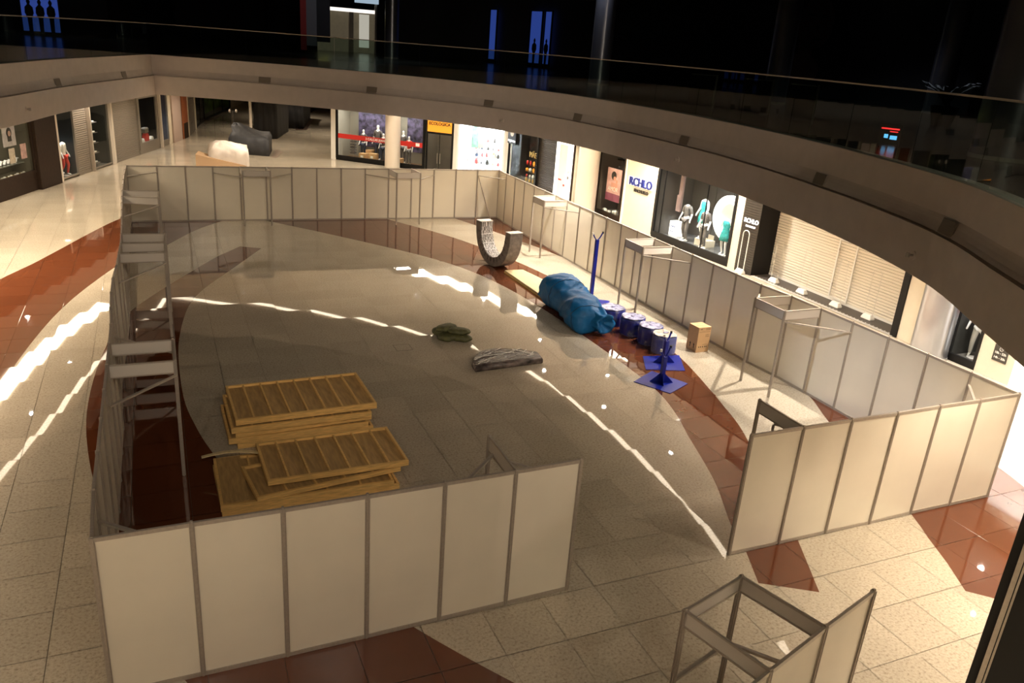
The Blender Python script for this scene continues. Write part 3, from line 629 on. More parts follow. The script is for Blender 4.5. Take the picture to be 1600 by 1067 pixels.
# blue drums in plastic film
def drum(label, cx, cy, rot, r=0.40, h=0.5, pale=False):
    o = thing('blue_drum_segment', label, 'drum', (cx, cy, 0), rot, 'blue drum segments in plastic film')
    n = 34; rr = random.Random(int(cx*100))
    pts = []
    for i in range(n):
        a = 2*math.pi*i/n; ca, sa = math.cos(a), math.sin(a)
        rad = r*(1.0 if ca < 0.35 else (0.35/ca)**0.35*1.02) if True else r
        pts.append((ca*rad*1.08, sa*rad*0.94))
    m = MB(); m.prism([(x*.96, y*.96) for x, y in pts], 0.003, h-0.03); m.build('drum_body', mat('pale_blue_board', (0.10,0.12,0.34), 0.5) if pale else M_blue, o)
    m = MB(); rings = []
    for z, s in ((0.004,1.0),(h*.25,1.015),(h*.5,1.0),(h*.8,1.02),(h,1.0),(h+.012,.93)):
        rings.append([(x*s*(1+.012*math.sin(i*2.1+z*30)), y*s*(1+.012*math.cos(i*1.7+z*22)), z+.008*math.sin(i*1.3) if z > .3 else z) for i, (x, y) in enumerate(pts)])
    m.loft(rings, caps=False); m.build('side_film', MATS['film_side'], o, smooth=True)
    m = MB(); inner = [(0,0,h-.01+0.0)]
    ringp = [(x*.93, y*.93, h+.012+.008*math.sin(i*1.3)) for i, (x, y) in enumerate(pts)]; mid = [(x*.5, y*.5, h+.005+.02*rr.random()) for x, y in pts]
    m.loft([ringp, mid], caps=False); m.add([*mid, (0,0,h+.01)], [(i,(i+1)%n,n) for i in range(n)])
    tf_ = m.build('top_film', M_plastic if not pale else mat('cream_film', (0.55,0.49,0.42), 0.3, noise=0.3, nscale=8, bump=0.7, bscale=16), o)
    m = MB(); m.loft([[(math.cos(t)*.09, .02+math.sin(t)*.05, h+.02+zz) for t in [2*math.pi*q/10 for q in range(10)]] for zz in (0,.012)]); m.build('film_twist', M_plastic, tf_)
    return o
def filmmat(name):
    m = bpy.data.materials.new(name); m.use_nodes = True; nt = m.node_tree; b = nt.nodes['Principled BSDF']
    b.inputs['Base Color'].default_value = (0.5,0.5,0.6,1); b.inputs['Roughness'].default_value = 0.12
    tr = nt.nodes.new('ShaderNodeBsdfTransparent'); mx = nt.nodes.new('ShaderNodeMixShader'); n = nt.nodes.new('ShaderNodeTexNoise'); n.inputs['Scale'].default_value = 6; n.inputs['Detail'].default_value = 4
    r = nt.nodes.new('ShaderNodeValToRGB'); r.color_ramp.elements[0].position = .5; r.color_ramp.elements[0].color = (.05,)*3+(1,); r.color_ramp.elements[1].position = .74; r.color_ramp.elements[1].color = (.55,)*3+(1,)
    tc = nt.nodes.new('ShaderNodeTexCoord'); nt.links.new(tc.outputs['Object'], n.inputs['Vector'])
    bp = nt.nodes.new('ShaderNodeBump'); bp.inputs['Strength'].default_value = .6; bp.inputs['Distance'].default_value = .02; nt.links.new(n.outputs['Fac'], bp.inputs['Height']); nt.links.new(bp.outputs[0], b.inputs['Normal'])
    nt.links.new(n.outputs['Fac'], r.inputs[0]); nt.links.new(r.outputs[0], mx.inputs[0]); nt.links.new(tr.outputs[0], mx.inputs[1]); nt.links.new(b.outputs[0], mx.inputs[2])
    nt.links.new(mx.outputs[0], nt.nodes['Material Output'].inputs[0]); MATS[name] = m
filmmat('film_side')
drum('blue drum segment in plastic film, farthest of four', 12.92, 10.62, 0.3)
drum('blue drum segment in plastic film, second farthest of four', 13.06, 9.76, 0.9, r=.38)
drum('blue drum segment in plastic film, second nearest of four', 13.16, 8.98, 0.8, r=.37)
drum('pale blue drum segment with torn plastic film, nearest of four', 13.17, 8.27, 0.1, r=.36, pale=True)
# cardboard box
bx = thing('cardboard_box', 'upright brown cardboard box by the right wall', 'box', (13.97,7.93,0), 0.05)
m = MB(); m.box(0,.42,0,.42,0.002,.715); ct_ = m.build('carton', M_card, bx, bevel=0.004)
m = MB(); m.box(0.0,.42,.196,.224,.7155,.7175); m.box(-.0015,0.0,.196,.224,.6,.7175); m.build('packing_tape', mat('tape', (0.45,0.30,0.16), 0.3), bx)
m = MB()
for sx in (0.12, 0.27):    # up arrows on the left side
    y = sx; X = -.002
    m.add([(X,y-.015,.10),(X,y+.015,.10),(X,y+.015,.19),(X,y-.015,.19)], [(0,3,2,1)]); m.add([(X,y-.035,.19),(X,y+.035,.19),(X,y,.25)], [(0,2,1)])
m.build('arrow_mark', M_ink, ct_)
m = MB(); Y = -.002
for z, x0, x1, h in ((.585,.02,.40,.006),(.50,.25,.38,.007),(.47,.25,.38,.007),(.44,.25,.38,.007),(.655,.06,.12,.018),(.665,.24,.39,.008),(.64,.24,.39,.008),(.22,.18,.34,.006)):
    m.add([(x0,Y,z),(x1,Y,z),(x1,Y,z+h),(x0,Y,z+h)], [(0,1,2,3)])
for cx in (.08,.14,.21,.28,.33):
    m.add([(cx-.018,Y,.14),(cx+.018,Y,.14),(cx+.012,Y,.175),(cx-.012,Y,.175)], [(0,1,2,3)])
m.build('printed_lines', M_ink, ct_)
# wrapped U shaped piece
u = thing('wrapped_u_piece', 'big U shaped grey piece wrapped in plastic standing on its curve', 'wrapped piece', (11.66,17.16,0), math.atan2(-2.34,.37))
def uprof(off, N=28):
    ow, oh = 1.17-off, 1.42-off
    return [(-ow*math.cos(math.pi*k/N), 1.42-oh*math.sin(math.pi*k/N)**0.8) for k in range(N+1)]
out = uprof(0.0); inn = uprof(0.33)
T0y, T1y = 0.0, 0.52
m = MB(); N = len(out); rn = random.Random(5)
vs = []
for (x, z) in out: vs += [(x,T0y,max(z,0.003)), (x,T1y,max(z,0.003))]
for (x, z) in inn: vs += [(x,T0y,z), (x,T1y,z)]
fs = []
for k in range(N-1):
    a = 2*k; fs += [(a, a+2, a+3, a+1)]; b = 2*N+2*k; fs += [(b+1, b+3, b+2, b)]; fs += [(a, b, b+2, a+2), (a+1, a+3, b+3, b+1)]
fs += [(0,1,2*N+1,2*N), (2*N-2, 4*N-2, 4*N-1, 2*N-1)]
m.add(vs, fs); o = m.build('u_body', M_foil, u, bevel=0.02)
m = MB()
for k in range(N-1):
    (x0, z0), (x1, z1) = inn[k], inn[k+1]; dx, dz = x1-x0, z1-z0; l = math.hypot(dx, dz); nx, nz = -dz/l, dx/l
    if k % 3 == 0: m.bar((x0+nx*.012,T0y+.02,z0+nz*.012),(x0+nx*.012,T1y-.02,z0+nz*.012),.03,.02)
    for yy in (0.06,0.13,0.2,0.26,0.33,0.4,0.46):
        y2 = yy+rn.uniform(-.02,.02); m.bar((x0+nx*.012,y2,z0+nz*.012),(x1+nx*.012,yy+rn.uniform(-.02,.02),z1+nz*.012),.022,.012)
m.build('plastic_netting', M_net, o)
for a_, b_ in ((-1.17,-.85),(.85,1.17)): m = MB(); m.box(a_,b_,T0y,T1y,1.425,1.435); m.build('end_film', mat('pale_film', (0.6,0.55,0.5), 0.3, noise=0.3, nscale=12), u)
m = MB()
for k in range(2, N-2, 2):
    (x0, z0), (x1, z1) = inn[k], out[k]; m.bar((x0,-.006,z0),(x0+(x1-x0)*.5,-.006,z0+(z1-z0)*.5),.012,.012)
m.build('tape_strips', M_ink, u.children[0], kind='stuff')
# olive quilt bundle, wrapped slab, floor hatch
def pillow(cx, cy, cz, a, b, c, rot, seed):
    rr = random.Random(seed); ph = rr.random()*6; rings = []
    for k in range(1, 14):
        t = -math.pi/2+math.pi*k/14; rings.append([(cx, cy, cz)])
        rings[-1] = []
        for i in range(24):
            g = 2*math.pi*i/24; cg, sg = math.cos(g), math.sin(g)
            e = (abs(cg)**3+abs(sg)**3)**(-1/3)
            x = a*e*cg*math.cos(t)**.55*(1+.05*math.sin(5*g+ph)); y = b*e*sg*math.cos(t)**.55*(1+.05*math.sin(4*g+ph)); z = c*math.sin(t)+.15*c*math.sin(3*g+2*x*6+ph)*math.cos(t)
            rings[-1].append((cx+x*math.cos(rot)-y*math.sin(rot), cy+x*math.sin(rot)+y*math.cos(rot), max(.004, cz+z)))
    return rings
q = thing('quilt_bundle', 'olive green quilted bags folded in a heap on the floor', 'bundle', (7.85,10.45,0))
for k, (x, y, z, a, b, c, r) in enumerate([(-.14,-.12,.09,.28,.24,.09,.2),(.2,-.28,.09,.26,.17,.09,-.5),(-.1,.18,.24,.30,.2,.08,.5),(.16,-.12,.23,.30,.19,.075,-.4),(-.22,.3,.1,.2,.22,.1,.9)]):
    m = MB(); m.loft(pillow(x,y,z,a,b,c,r,k)); m.build('folded_bag', M_green, q, smooth=True)
s = thing('wrapped_slab', 'flat half round slab wrapped in plastic film on the floor', 'wrapped piece', (0,0,0))
P = [(7.64,8.08),(9.5,8.22),(9.56,8.62),(9.3,8.86),(8.95,9.05),(8.6,9.14),(8.25,9.1),(8.0,8.95),(7.8,8.7),(7.66,8.4)]
P2 = smooth_poly(P, 1)
m = MB(); cen = Vector((8.6,8.6)); rings = []
for sc, z in ((1,.004),(1.01,.05),(1.0,.11),(.95,.15),(.8,.165),(.5,.17),(.2,.172)):
    rings.append([(cen.x+(x-cen.x)*sc, cen.y+(y-cen.y)*sc, z+(.012*math.sin(x*23+y*11) if z > .1 else 0)) for x, y in P2])
m.loft(rings); m.build('slab_body', mat('brown_grey_film', (0.11,0.085,0.075), 0.25, noise=0.8, nscale=5, bump=0.9, bscale=10, stretch=(1,4,1)), s, smooth=True)
m = MB()
for a, b in (((7.75,8.45),(8.7,9.05)),((7.8,8.3),(9.2,8.9)),((9.0,8.5),(9.3,8.8)),((9.1,8.8),(9.35,8.45)),((7.75,8.2),(8.2,8.5)),((8.2,8.3),(9.0,8.55)),((7.8,8.6),(8.9,8.7)),((7.9,8.2),(8.6,8.45)),((8.3,8.9),(9.3,8.5)),((9.15,8.35),(9.4,8.6)),((8.95,8.9),(9.25,8.55)),((7.75,8.5),(8.3,8.75)),((8.7,8.3),(9.3,8.42))):
    m.bar((*a,.166),(*b,.176),.02,.01)
m.build('film_crease', M_net, s)
h = thing('floor_hatch', 'small square access cover set in the floor', 'floor hatch', (6.39,10.05,0))
m = MB(); m.box(-.2,.2,-.2,.2,-.01,.001); m.build('cover', M_beige, h)
m = MB()
for a in (-.215,.2): m.box(a,a+.015,-.215,.215,-.01,.0022); m.box(-.2,.2,a,a+.015,-.01,.0022)
m.build('cover_frame', mat('hatch_frame', (0.16,0.13,0.1), 0.5, 0.5), h)

# ------------------------------------------------------------ shop facades
ORD = ['first','second','third','fourth','fifth','sixth','seventh','eighth','ninth','tenth','eleventh','twelfth','thirteenth','fourteenth','fifteenth','sixteenth','seventeenth','eighteenth','nineteenth','twentieth']
class Fac:
    def __init__(s, o, d):
        s.o = Vector((*o,0)); s.d = Vector((*d,0)).normalized(); s.rz = math.atan2(s.d.y, s.d.x); s.M = Matrix.Translation(s.o) @ Matrix.Rotation(s.rz,4,'Z')
    def w(s, x, y=0, z=0): return s.M @ Vector((x,y,z))
    def thing(s, name, label, cat, x, y=0, z=0, group=None): return thing(name, label, cat, s.w(x,y,z), s.rz, group)
D = Fac((11.27,42.18), (.723,-.690)); E = Fac((19.5,34.3), (20.9-19.5,16.2-34.3)); F = Fac((21.1,16.2), (0,-1)); Lf = Fac((-4.97,29.17), (3.77,10.13))
L2 = Fac((1.36,46.15), (3.16-1.36,51.9-46.15)); L3 = Fac((3.16,51.9), (4.77-3.16,61.4-51.9)); L4 = Fac((4.77,61.4),(2.96,11.6))
ZH = 3.35
def wallpiece(fc, name, spans, m, label, hdr=None, side='right'):
    """solid wall spans [(s0,s1)] full height, headers above openings [(s0,s1,z)]"""
    mb = MB()
    for a, b in spans: mb.box(a,b,0,.18,0,ZB)
    for a, b, z in (hdr or []): mb.box(a,b,0,.18,z,ZB)
    o = mb.build(name, m, None); o.matrix_world = fc.M; tag(o, label, 'wall', kind='structure'); return o
def window_bay(fc, label, s0, s1, z0, z1, depth, back, fm, group=None, fw=.06, floor_m=None, mull=(), side_m=None, base=None, name='shop_window', top_m=None, glass=True):
    t = fc.thing(name, label, 'shop window', s0, 0, 0, group); W = s1-s0
    m = MB(); m.box(0,W,depth,depth+.05,0,z1); m.build('back_wall', back, t)
    m = MB(); m.box(0,W,.06,depth,max(0.0,z0-.06),z0); m.build('display_floor', floor_m or M_grey, t)
    m = MB(); m.box(0,W,.06,depth,z1,z1+.05); m.build('bay_ceiling', top_m or M_grey, t)
    for x in (0, W-.04): m = MB(); m.box(x,x+.04,.06,depth,0,z1); m.build('side_wall', side_m or back, t)
    if z0 > .1: m = MB(); m.box(0,W,0.0,.06,0,z0-.0); m.build('plinth', base or fm, t)
    m = MB(); m.box(0,fw,-.03,.06,z0,z1); m.box(W-fw,W,-.03,.06,z0,z1); m.box(fw,W-fw,-.03,.06,z0,z0+fw*1.3); m.box(fw,W-fw,-.03,.06,z1-fw,z1)
    for x in mull: m.box(x-s0-.012,x-s0+.012,-.01,.04,z0+fw,z1-fw)
    fr_ = m.build('frame', fm, t)
    xs = [fw]+[x-s0 for x in mull]+[W-fw]
    if glass:
        for a, b in zip(xs, xs[1:]): m = MB(); m.box(a+.004,b-.004,.012,.022,z0+fw*1.3,z1-fw); m.build('glass_pane', M_glass, fr_)
    return t
def shutter(fc, label, s0, s1, z0, z1, y, m_, pitch=.1, single=False, rail=None, name='roller_shutter', fm=None):
    t = fc.thing(name, label, 'shutter', s0, y, 0); W = s1-s0; n = int((z1-z0-.08)/pitch)
    def slat(mb, z): mb.loft([[(x,-.004,z),(x,-.016,z+pitch*.25),(x,-.018,z+pitch*.55),(x,-.004,z+pitch*.9),(x,.01,z+pitch*.9),(x,.01,z)] for x in (0.03, W-.03)])
    if single:
        mb = MB(); slat(mb, 0); me = mb.mesh('slat', m_)
        for k in range(n): link('slat', me, t).location = (0,0,z0+.08+k*pitch)
    else:
        mb = MB()
        for k in range(n): slat(mb, z0+.08+k*pitch)
        mb.build('slats', m_, t, kind='stuff')
    mb = MB(); mb.box(.02,W-.02,-.03,.02,z0+.004,z0+.08); mb.build('bottom_bar', rail or m_, t)
    for x in (0, W-.04): mb = MB(); mb.box(x,x+.04,-.035,.03,z0+.004,z1); mb.build('guide_rail', fm or m_, t)
    mb = MB(); mb.box(0,W,.0,.1,z1-.06,z1+.1); mb.build('shutter_box', fm or m_, t)
    return t
# mannequins -----------------------------------------------------------------
def skin(name, V, Ed, Rd, m, parent, root=0):
    me = bpy.data.meshes.new(name); me.from_pydata(V, Ed, []); me.materials.append(m); o = link(name, me, parent)
    sk = o.modifiers.new('skin', 'SKIN'); sk.use_smooth_shade = True
    me.skin_vertices[0].data
    for i, r in enumerate(Rd): me.skin_vertices[0].data[i].radius = r if isinstance(r, tuple) else (r, r)
    for i in range(len(V)): me.skin_vertices[0].data[i].use_root = (i == root)
    ss = o.modifiers.new('subsurf', 'SUBSURF'); ss.levels = 1; ss.render_levels = 1; return o
def mannequin(label, pos, rz, h=1.75, head=False, top=None, bottom=None, dress=None, arms=(0.0,0.0), step=0.0, z=0, group='shop mannequins'):
    t = thing('mannequin', label, 'mannequin', (pos[0],pos[1],z), rz, group)
    J = [(0,0,.53),(0,.0,.61),(0,.005,.72),(0,0,.81),(0,0,.85 if not head else .87),
         (.10,0,.79),(.135+arms[0]*.05,.01,.64),(.145+arms[0]*.09,-.05-abs(arms[0])*.04,.50),(.15+arms[0]*.1,-.07,.45),
         (-.10,0,.79),(-.135-arms[1]*.05,.01,.64),(-.145-arms[1]*.09,-.05-abs(arms[1])*.04,.50),(-.15-arms[1]*.1,-.07,.45),
         (.052,0,.49),(.055+step*.3,-.015-step*.6,.28),(.055+step*.4,.01-step*.3,.045),(.06+step*.4,-.075-step*.3,.018),
         (-.052,0,.49),(-.055-step*.2,-.015,.28),(-.055-step*.3,.02+step,.045),(-.06-step*.3,-.065+step,.018)]
    Ed = [(0,1),(1,2),(2,3),(3,4),(3,5),(5,6),(6,7),(7,8),(3,9),(9,10),(10,11),(11,12),(0,13),(13,14),(14,15),(15,16),(0,17),(17,18),(18,19),(19,20)]
    Rd = [(.082,.058),(.066,.048),(.088,.058),(.05,.04),.028,.034,.025,.018,.016,.034,.025,.018,.016,.05,.034,.02,.016,.05,.034,.02,.016]
    if head: J += [(0,-.005,.93),(0,-.005,.985)]; Ed += [(4,21),(21,22)]; Rd += [(.042,.05),(.03,.036)]
    S = lambda L: [(a*h,b*h,c*h) for a, b, c in L]
    SR = lambda L, g=0: [(r[0]*h+g, r[1]*h+g) if isinstance(r, tuple) else (r*h+g, r*h+g) for r in L]
    skin('body', S(J), Ed, SR(Rd), M_skin, t)
    def sub(name, ids, m, g):
        mp = {j: i for i, j in enumerate(ids)}; E2 = [(mp[a], mp[b]) for a, b in Ed if a in mp and b in mp]
        skin(name, S([J[i] for i in ids]), E2, SR([Rd[i] for i in ids], g), m, t)
    if top: sub('shirt', [0,1,2,3,5,6,9,10], top, .014)
    if bottom: sub('trousers', [0,13,14,15,17,18,19], bottom, .012)
    if dress:
        m = MB(); rings = []
        for zz, a, b in ((.80,.085,.055),(.72,.10,.07),(.62,.078,.06),(.54,.10,.075),(.44,.125,.09),(.34,.135,.095)):
            rings.append([(math.cos(g)*a*h*(1+.06*math.sin(7*g)*(1 if zz < .6 else .2)), math.sin(g)*b*h*(1+.06*math.sin(7*g)), zz*h) for g in [2*math.pi*i/28 for i in range(28)]])
        m.loft(rings[::-1]); m.build('dress', dress, t, smooth=True)
    m = MB(); m.cyl((0,0,.0),(0,0,.008),.15*h/1.75*1.1, n=20); m.build('base_disc', M_skin, t)
    return t
# ---- diagonal facade D
wallpiece(D, 'wall_back', [(-.35,-.02),(7.95,8.2),(11.2,11.6)], M_white, 'white wall piers between the far shops', [(-.35,11.6,ZH)])
M_tank = mat('dark_print', (0.045,0.038,0.075), 0.6, noise=1.6, nscale=4.5)
b = window_bay(D, 'wide shop window with red band and purple poster behind mannequins', 0, 6.1, .12, ZH, 1.6, mat('cream_back', (0.34,0.32,0.27), 0.6), M_black, fw=.14, floor_m=mat('shop_wood_floor', (0.25,0.14,0.06), .5))
m = MB(); m.box(0.9,3.6,1.2,1.24,.85,ZH-.1); m.box(4.3,6.0,1.2,1.24,.85,ZH-.1); m.build('poster_panel', M_tank, b)
m = MB(); m.box(.16,5.94,.0,.011,1.34,1.62); m.build('red_band', M_red, b)
txt('band_lettering', '3 CALÇAS JEANS POR', .19, mat('white_film', (.85,.85,.85), .5), b, 3.0, -.004, 1.47, .003, bold=.004)
m = MB(); m.box(5.5,5.75,-.006,-.002,1.4,1.58); m.build('white_badge', MATS['white_film'], b)
for x, y, hh, hd, tp, bo, lab in ((1.4,.95,1.9,True,M_gcloth,M_jeans,'mannequin in grey shirt behind the red band, leftmost of the far window'),(2.45,.9,2.3,True,M_gcloth,M_jeans,'tall mannequin in dark clothes left of the cream column'),(3.05,.5,1.85,True,M_gcloth,M_jeans,'mannequin in dark denim just left of the cream column'),(4.15,1.0,2.1,True,M_gcloth,M_gcloth,'mannequin in dark clothes just right of the cream column'),(4.75,.6,1.85,True,mat('red_jacket',(.5,.03,.02),.7),M_gcloth,'mannequin in red jacket in the far shop window')):
    mannequin(lab, D.w(x,y), D.rz, hh*.95, hd, tp, bo, z=.13)
for k, (x, y, sx, sz) in enumerate(((1.75,.35,.45,.42),(2.45,.35,.5,.48),(1.95,.8,.4,.6),(4.2,.45,.4,.38))):
    c = D.thing('display_crate', ('small tan display crate, '+['leftmost in the far window','under the red band beside the column','behind two other crates in the far window','right of the cream column'][k]), 'crate', x, y, .125, 'tan crates in the far window')
    m = MB(); m.box(-sx/2,sx/2,-.2,.2,0,sz); m.build('crate_body', M_card, c, bevel=.01); m = MB(); m.box(-.09,.09,-.206,-.201,sz*.4,sz*.7); m.build('crate_label', M_white, c)
p = D.w(3.0,.45,3.2); area(p.x,p.y,p.z,5,.5,60,(1,.93,.82),rot=(0,0,D.rz))
p = D.w(7.05,.8,3.2); area(p.x,p.y,p.z,1.4,.8,10,(1,.88,.7))
rk = D.thing('clothes_rack', 'dark rack of hanging clothes at the left of the far window', 'rack', .8, .75, .125)
m = MB(); m.cyl((0,0,0),(0,0,1.25),.02); m.cyl((-.25,0,0),(.25,0,0.01),.03); m.build('rack_stand', M_alu, rk)
for k in range(6): m = MB(); m.box(-.18,.16,-.12+.01*k,.12,.25+k*.17,.36+k*.17); m.build('folded_garment', M_gcloth, rk)
b = window_bay(D, 'glass shop doors under an orange sign board', 6.18, 7.92, .02, ZH, 1.6, M_grey, M_black, fw=.09, mull=(7.05,), name='shop_entrance', floor_m=M_rug)
m = MB(); m.box(.09,1.65,-.05,-.0,2.36,ZH-.12); m.build('sign_board', M_orange, b)
txt('sign_lettering', 'ECOLOGICA', .24, M_ink, b, .87, -.055, 2.83, .004, bold=.008)
m = MB(); m.box(.09,1.65,-.04,0.03,2.24,2.36); m.build('door_header', M_black, b)
for x in (.78,.96): m = MB(); m.cyl((x,-.06,.55),(x,-.06,1.15),.018); m.cyl((x,-.06,.6),(x,.0,.6),.01); m.cyl((x,-.06,1.1),(x,.0,1.1),.01); m.build('pull_handle', M_alu, b)
M_swhite = mat('bright_white_fitting', (.86,.87,.88), .4)
b = window_bay(D, 'brightly lit white shop beside the inner corner', 8.2, 11.2, .04, ZH, 2.2, M_swhite, M_swhite, fw=.12, side_m=M_swhite, floor_m=M_swhite, top_m=M_swhite, name='lit_shop_front')
m = MB(); m.box(.6,2.2,.5,.7,ZH-.16,ZH-.1); m.build('tube_light', M_cooldiff, b)
m = MB(); m.box(.7,2.4,.9,1.5,ZH-.03,ZH-.02); m.build('ceiling_panel_light', M_cooldiff, b)
p = D.w(9.7,1.0,3.1); area(p.x,p.y,p.z,2.2,1.2,230,(.88,.94,1.0))
for x in (.35,.95,1.5,2.05,2.5):
    m = MB(); m.box(x-.01,x+.01,1.75,2.19,.05,2.6); m.build('shelf_divider', M_swhite, b)
for z in (.5,.95,1.4,1.85,2.3): m = MB(); m.box(.35,2.95,1.8,2.19,z,z+.025); m.build('shelf', M_swhite, b)
rr = random.Random(11); COLS = [M_ink, M_grey, M_teal, M_red, M_jeans, M_card, M_gcloth]
for k in range(26):
    x = .45+(k%7)*.36+rr.uniform(-.05,.05); zz = (.525,.975,1.425,1.875)[k//7]
    c = D.thing('shelf_item', ORD[k%7]+' small item from the left on the '+['lowest','second','third','top'][k//7]+' shelf of the white lit shop', 'goods', 8.2+x, 1.95, zz, 'goods in the white lit shop')
    m = MB(); wv = rr.uniform(.04,.09); hv = rr.uniform(.12,.34)
    m.loft([[(math.cos(g)*wv*s, math.sin(g)*wv*s, z*hv) for g in [2*math.pi*i/10 for i in range(10)]] for s, z in ((.9,0),(1,.1),(1,.6),(.5,.8),(.5,1))]); m.build('item_body', COLS[rr.randrange(7)], c)
m = MB(); m.box(.16,.55,.5,.54,.1,1.3); m.build('poster_stand', mat('pink_white_poster', (.7,.55,.55), .6, noise=.6, nscale=9), b)
m = MB(); m.box(.2,.62,1.7,1.74,1.5,3.0); m.build('green_poster', mat('green_photo', (.06,.12,.08), .6, noise=.7, nscale=5), b)
m = MB(); m.box(.95,1.25,.9,.95,1.65,2.9); m.build('hanging_banner', mat('taupe_banner', (.22,.18,.14), .7), b)
# ---- facade E (towards the camera along the right)
wallpiece(E, 'wall_right', [(5.4,7.3),(9.2,9.33),(11.43,13.84),(18.75,19.15)], M_beigewall, 'cream shop wall with piers between the right hand windows', [(-.1,20.0,ZH)])
b = window_bay(E, 'dark gift shop window with round moon sign and hanging letters', .05, 3.45, .3, ZH, 1.4, mat('gift_back', (.03,.022,.018), .6), M_black, fw=.06)
m = MB(); m.box(.05,1.0,-.12,-.03,2.25,ZH-.1); m.build('sign_box', M_black, b)
m = MB(); m.cyl((.55,-.12,2.86),(.55,-.135,2.86),.2,n=28); m.build('moon_disc', mat('moon_disc', (.55,.5,.42), .8, noise=.3, nscale=8), b)
txt('sign_lettering', 'imaginarium', .17, M_whitesign, b, .55, -.13, 2.42, .004)
txt('hanging_letters', 'MÃE', .42, M_gold, b, 2.0, .5, 1.82, .02)
m = MB(); m.cyl((2.65,.5,2.15),(2.65,.54,2.15),.2,n=20); m.build('gold_teapot_cutout', M_gold, b)
p = E.w(2.0,.35,3.2); spot(p.x,p.y,p.z,45,(1,.85,.7),90,tgt=E.w(2.2,.8,1.0))
for k in range(18):
    c = E.thing('gift_item', ORD[k//4]+' ornament from the left on the '+['floor','lowest shelf','middle shelf','top shelf'][k%4]+' of the dark gift shop window', 'ornament', 1.5+(k//4)*.37, .5, (.302,.6,.95,1.3)[k%4], 'ornaments in the dark gift shop window')
    wv = rr.uniform(.05,.1); hv = rr.uniform(.1,.25); m = MB(); m.loft([[(math.cos(g)*wv*s, math.sin(g)*wv*s, z*hv) for g in [2*math.pi*i/10 for i in range(10)]] for s, z in ((.8,0),(1,.35),(.9,.7),(.4,1))]); m.build('ornament_body', rr.choice([M_skin,M_white,M_orange,M_gold,M_red]), c)
for z in (.6,.95,1.3): m = MB(); m.box(1.3,3.3,.2,1.2,z-.02,z-.001); m.build('glass_shelf', M_glass, b)
shutter(E, 'narrow black roller shutter right of the gift shop', 3.55, 5.35, 0, ZH, .1, mat('black_slat', (.05,.04,.03), .4, .4), .09)
b = E.thing('emergency_exit_door', 'bright white double fire door with small red signs', 'door', 5.4, -.02, 0)
m = MB(); m.box(0,1.68,-.03,0,0,ZH); m.build('door_surround', M_lit, b)
for x in (.38,): m = MB(); m.box(x,x+.75,-.05,-.03,.05,2.95); m.build('door_leaf', M_white, b)
m = MB(); m.box(.95,1.1,-.06,-.05,.9,1.0); m.box(.45,.75,-.06,-.05,1.15,1.22); m.build('red_sign', M_red, b)
m = MB(); m.box(1.3,1.38,-.045,-.03,1.6,1.72); m.box(1.25,1.4,-.045,-.03,1.3,1.45); m.build('wall_switch', M_grey, b)
m = MB(); m.box(1.68,1.78,-.06,0,0,ZH); m.build('wood_trim', M_dkbrown, b)
def column(label, x, y, r, z0, z1, m_, name='round_column', bandz=None):
    c = thing(name, label, 'column', (x,y,z0)); m = MB(); m.cyl((0,0,0),(0,0,z1-z0),r,n=48,caps=False); smoothed(m.build('shaft', m_, c))
    m = MB(); m.cyl((0,0,0),(0,0,.08),r+.015,n=48); m.build('base_ring', M_alu, c); return c
c = E.w(9.55,-.75); column('cream round column before the window with the mother poster', c.x, c.y, .5, 0, ZB, M_colcream)
c = D.w(4.25,-.55); column('cream round column in front of the far red banded window', c.x, c.y, .45, 0, ZB, M_colcream)
spot(c.x+.1,c.y-1.0,4.4,70,size=80)
b = window_bay(E, 'dark shelf lined shop window with a hanging family poster', 9.33, 11.43, .3, ZH, 1.3, mat('shelf_back', (.07,.05,.035), .6), M_dkbrown, fw=.07)
for z in (.9,1.35,1.8,2.25,2.7): m = MB(); m.box(.1,2.0,.95,1.28,z,z+.03); m.build('shelf', M_dkbrown, b)
M_pink = mat('pink_poster', (.62,.36,.32), .6, noise=.25, nscale=3)
m = MB(); m.box(.62,1.75,.1,.12,.95,2.45); m.build('poster', M_pink, b)
m = MB(); m.cyl((1.15,.095,2.12),(1.15,.099,2.12),.2,n=18); m.build('poster_dark_hair', M_ink, b)
m = MB(); m.cyl((1.24,.089,2.0),(1.24,.094,2.0),.1,n=16); m.cyl((1.42,.089,1.88),(1.42,.094,1.88),.09,n=16); m.box(1.0,1.5,.09,.094,1.45,1.8); m.build('poster_faces', mat('poster_skin', (.6,.28,.2), .6), b)
txt('poster_lettering', 'AMOR', .28, M_white, b, 1.18, .085, 1.5, .002)
m = MB(); m.box(.62,1.75,.092,.099,.95,1.3); m.build('poster_plum_band', mat('plum', (.22,.05,.09), .6), b)
for k in range(22):
    zz = (.932,1.382,1.832,2.282)[k%4] if k < 16 else .302
    c = E.thing('ceramic_item', (ORD[k//4]+' ceramic from the left, '+['lowest','second','third','top'][k%4]+' shelf of the poster window' if k < 16 else ORD[k-16]+' white ceramic from the left on the floor of the poster window'), 'ceramics', 9.33+(.2+(k//4)*.42 if k < 16 else .25+(k-16)*.28), 1.05 if k < 16 else rr.uniform(.25,.5), zz, 'ceramics in the shelf lined window')
    wv = .07 if k < 16 else .1; hv = rr.uniform(.12,.24); m = MB(); m.loft([[(math.cos(g)*wv*s, math.sin(g)*wv*s, z*hv) for g in [2*math.pi*i/12 for i in range(12)]] for s, z in ((.6,0),(1,.4),(.95,.8),(.5,1))]); smoothed(m.build('vessel', M_white if k > 7 else M_gcloth, c))
p = E.w(10.3,.3,3.2); spot(p.x,p.y,p.z,60,(1,.9,.8),80,tgt=E.w(10.4,.4,.3))
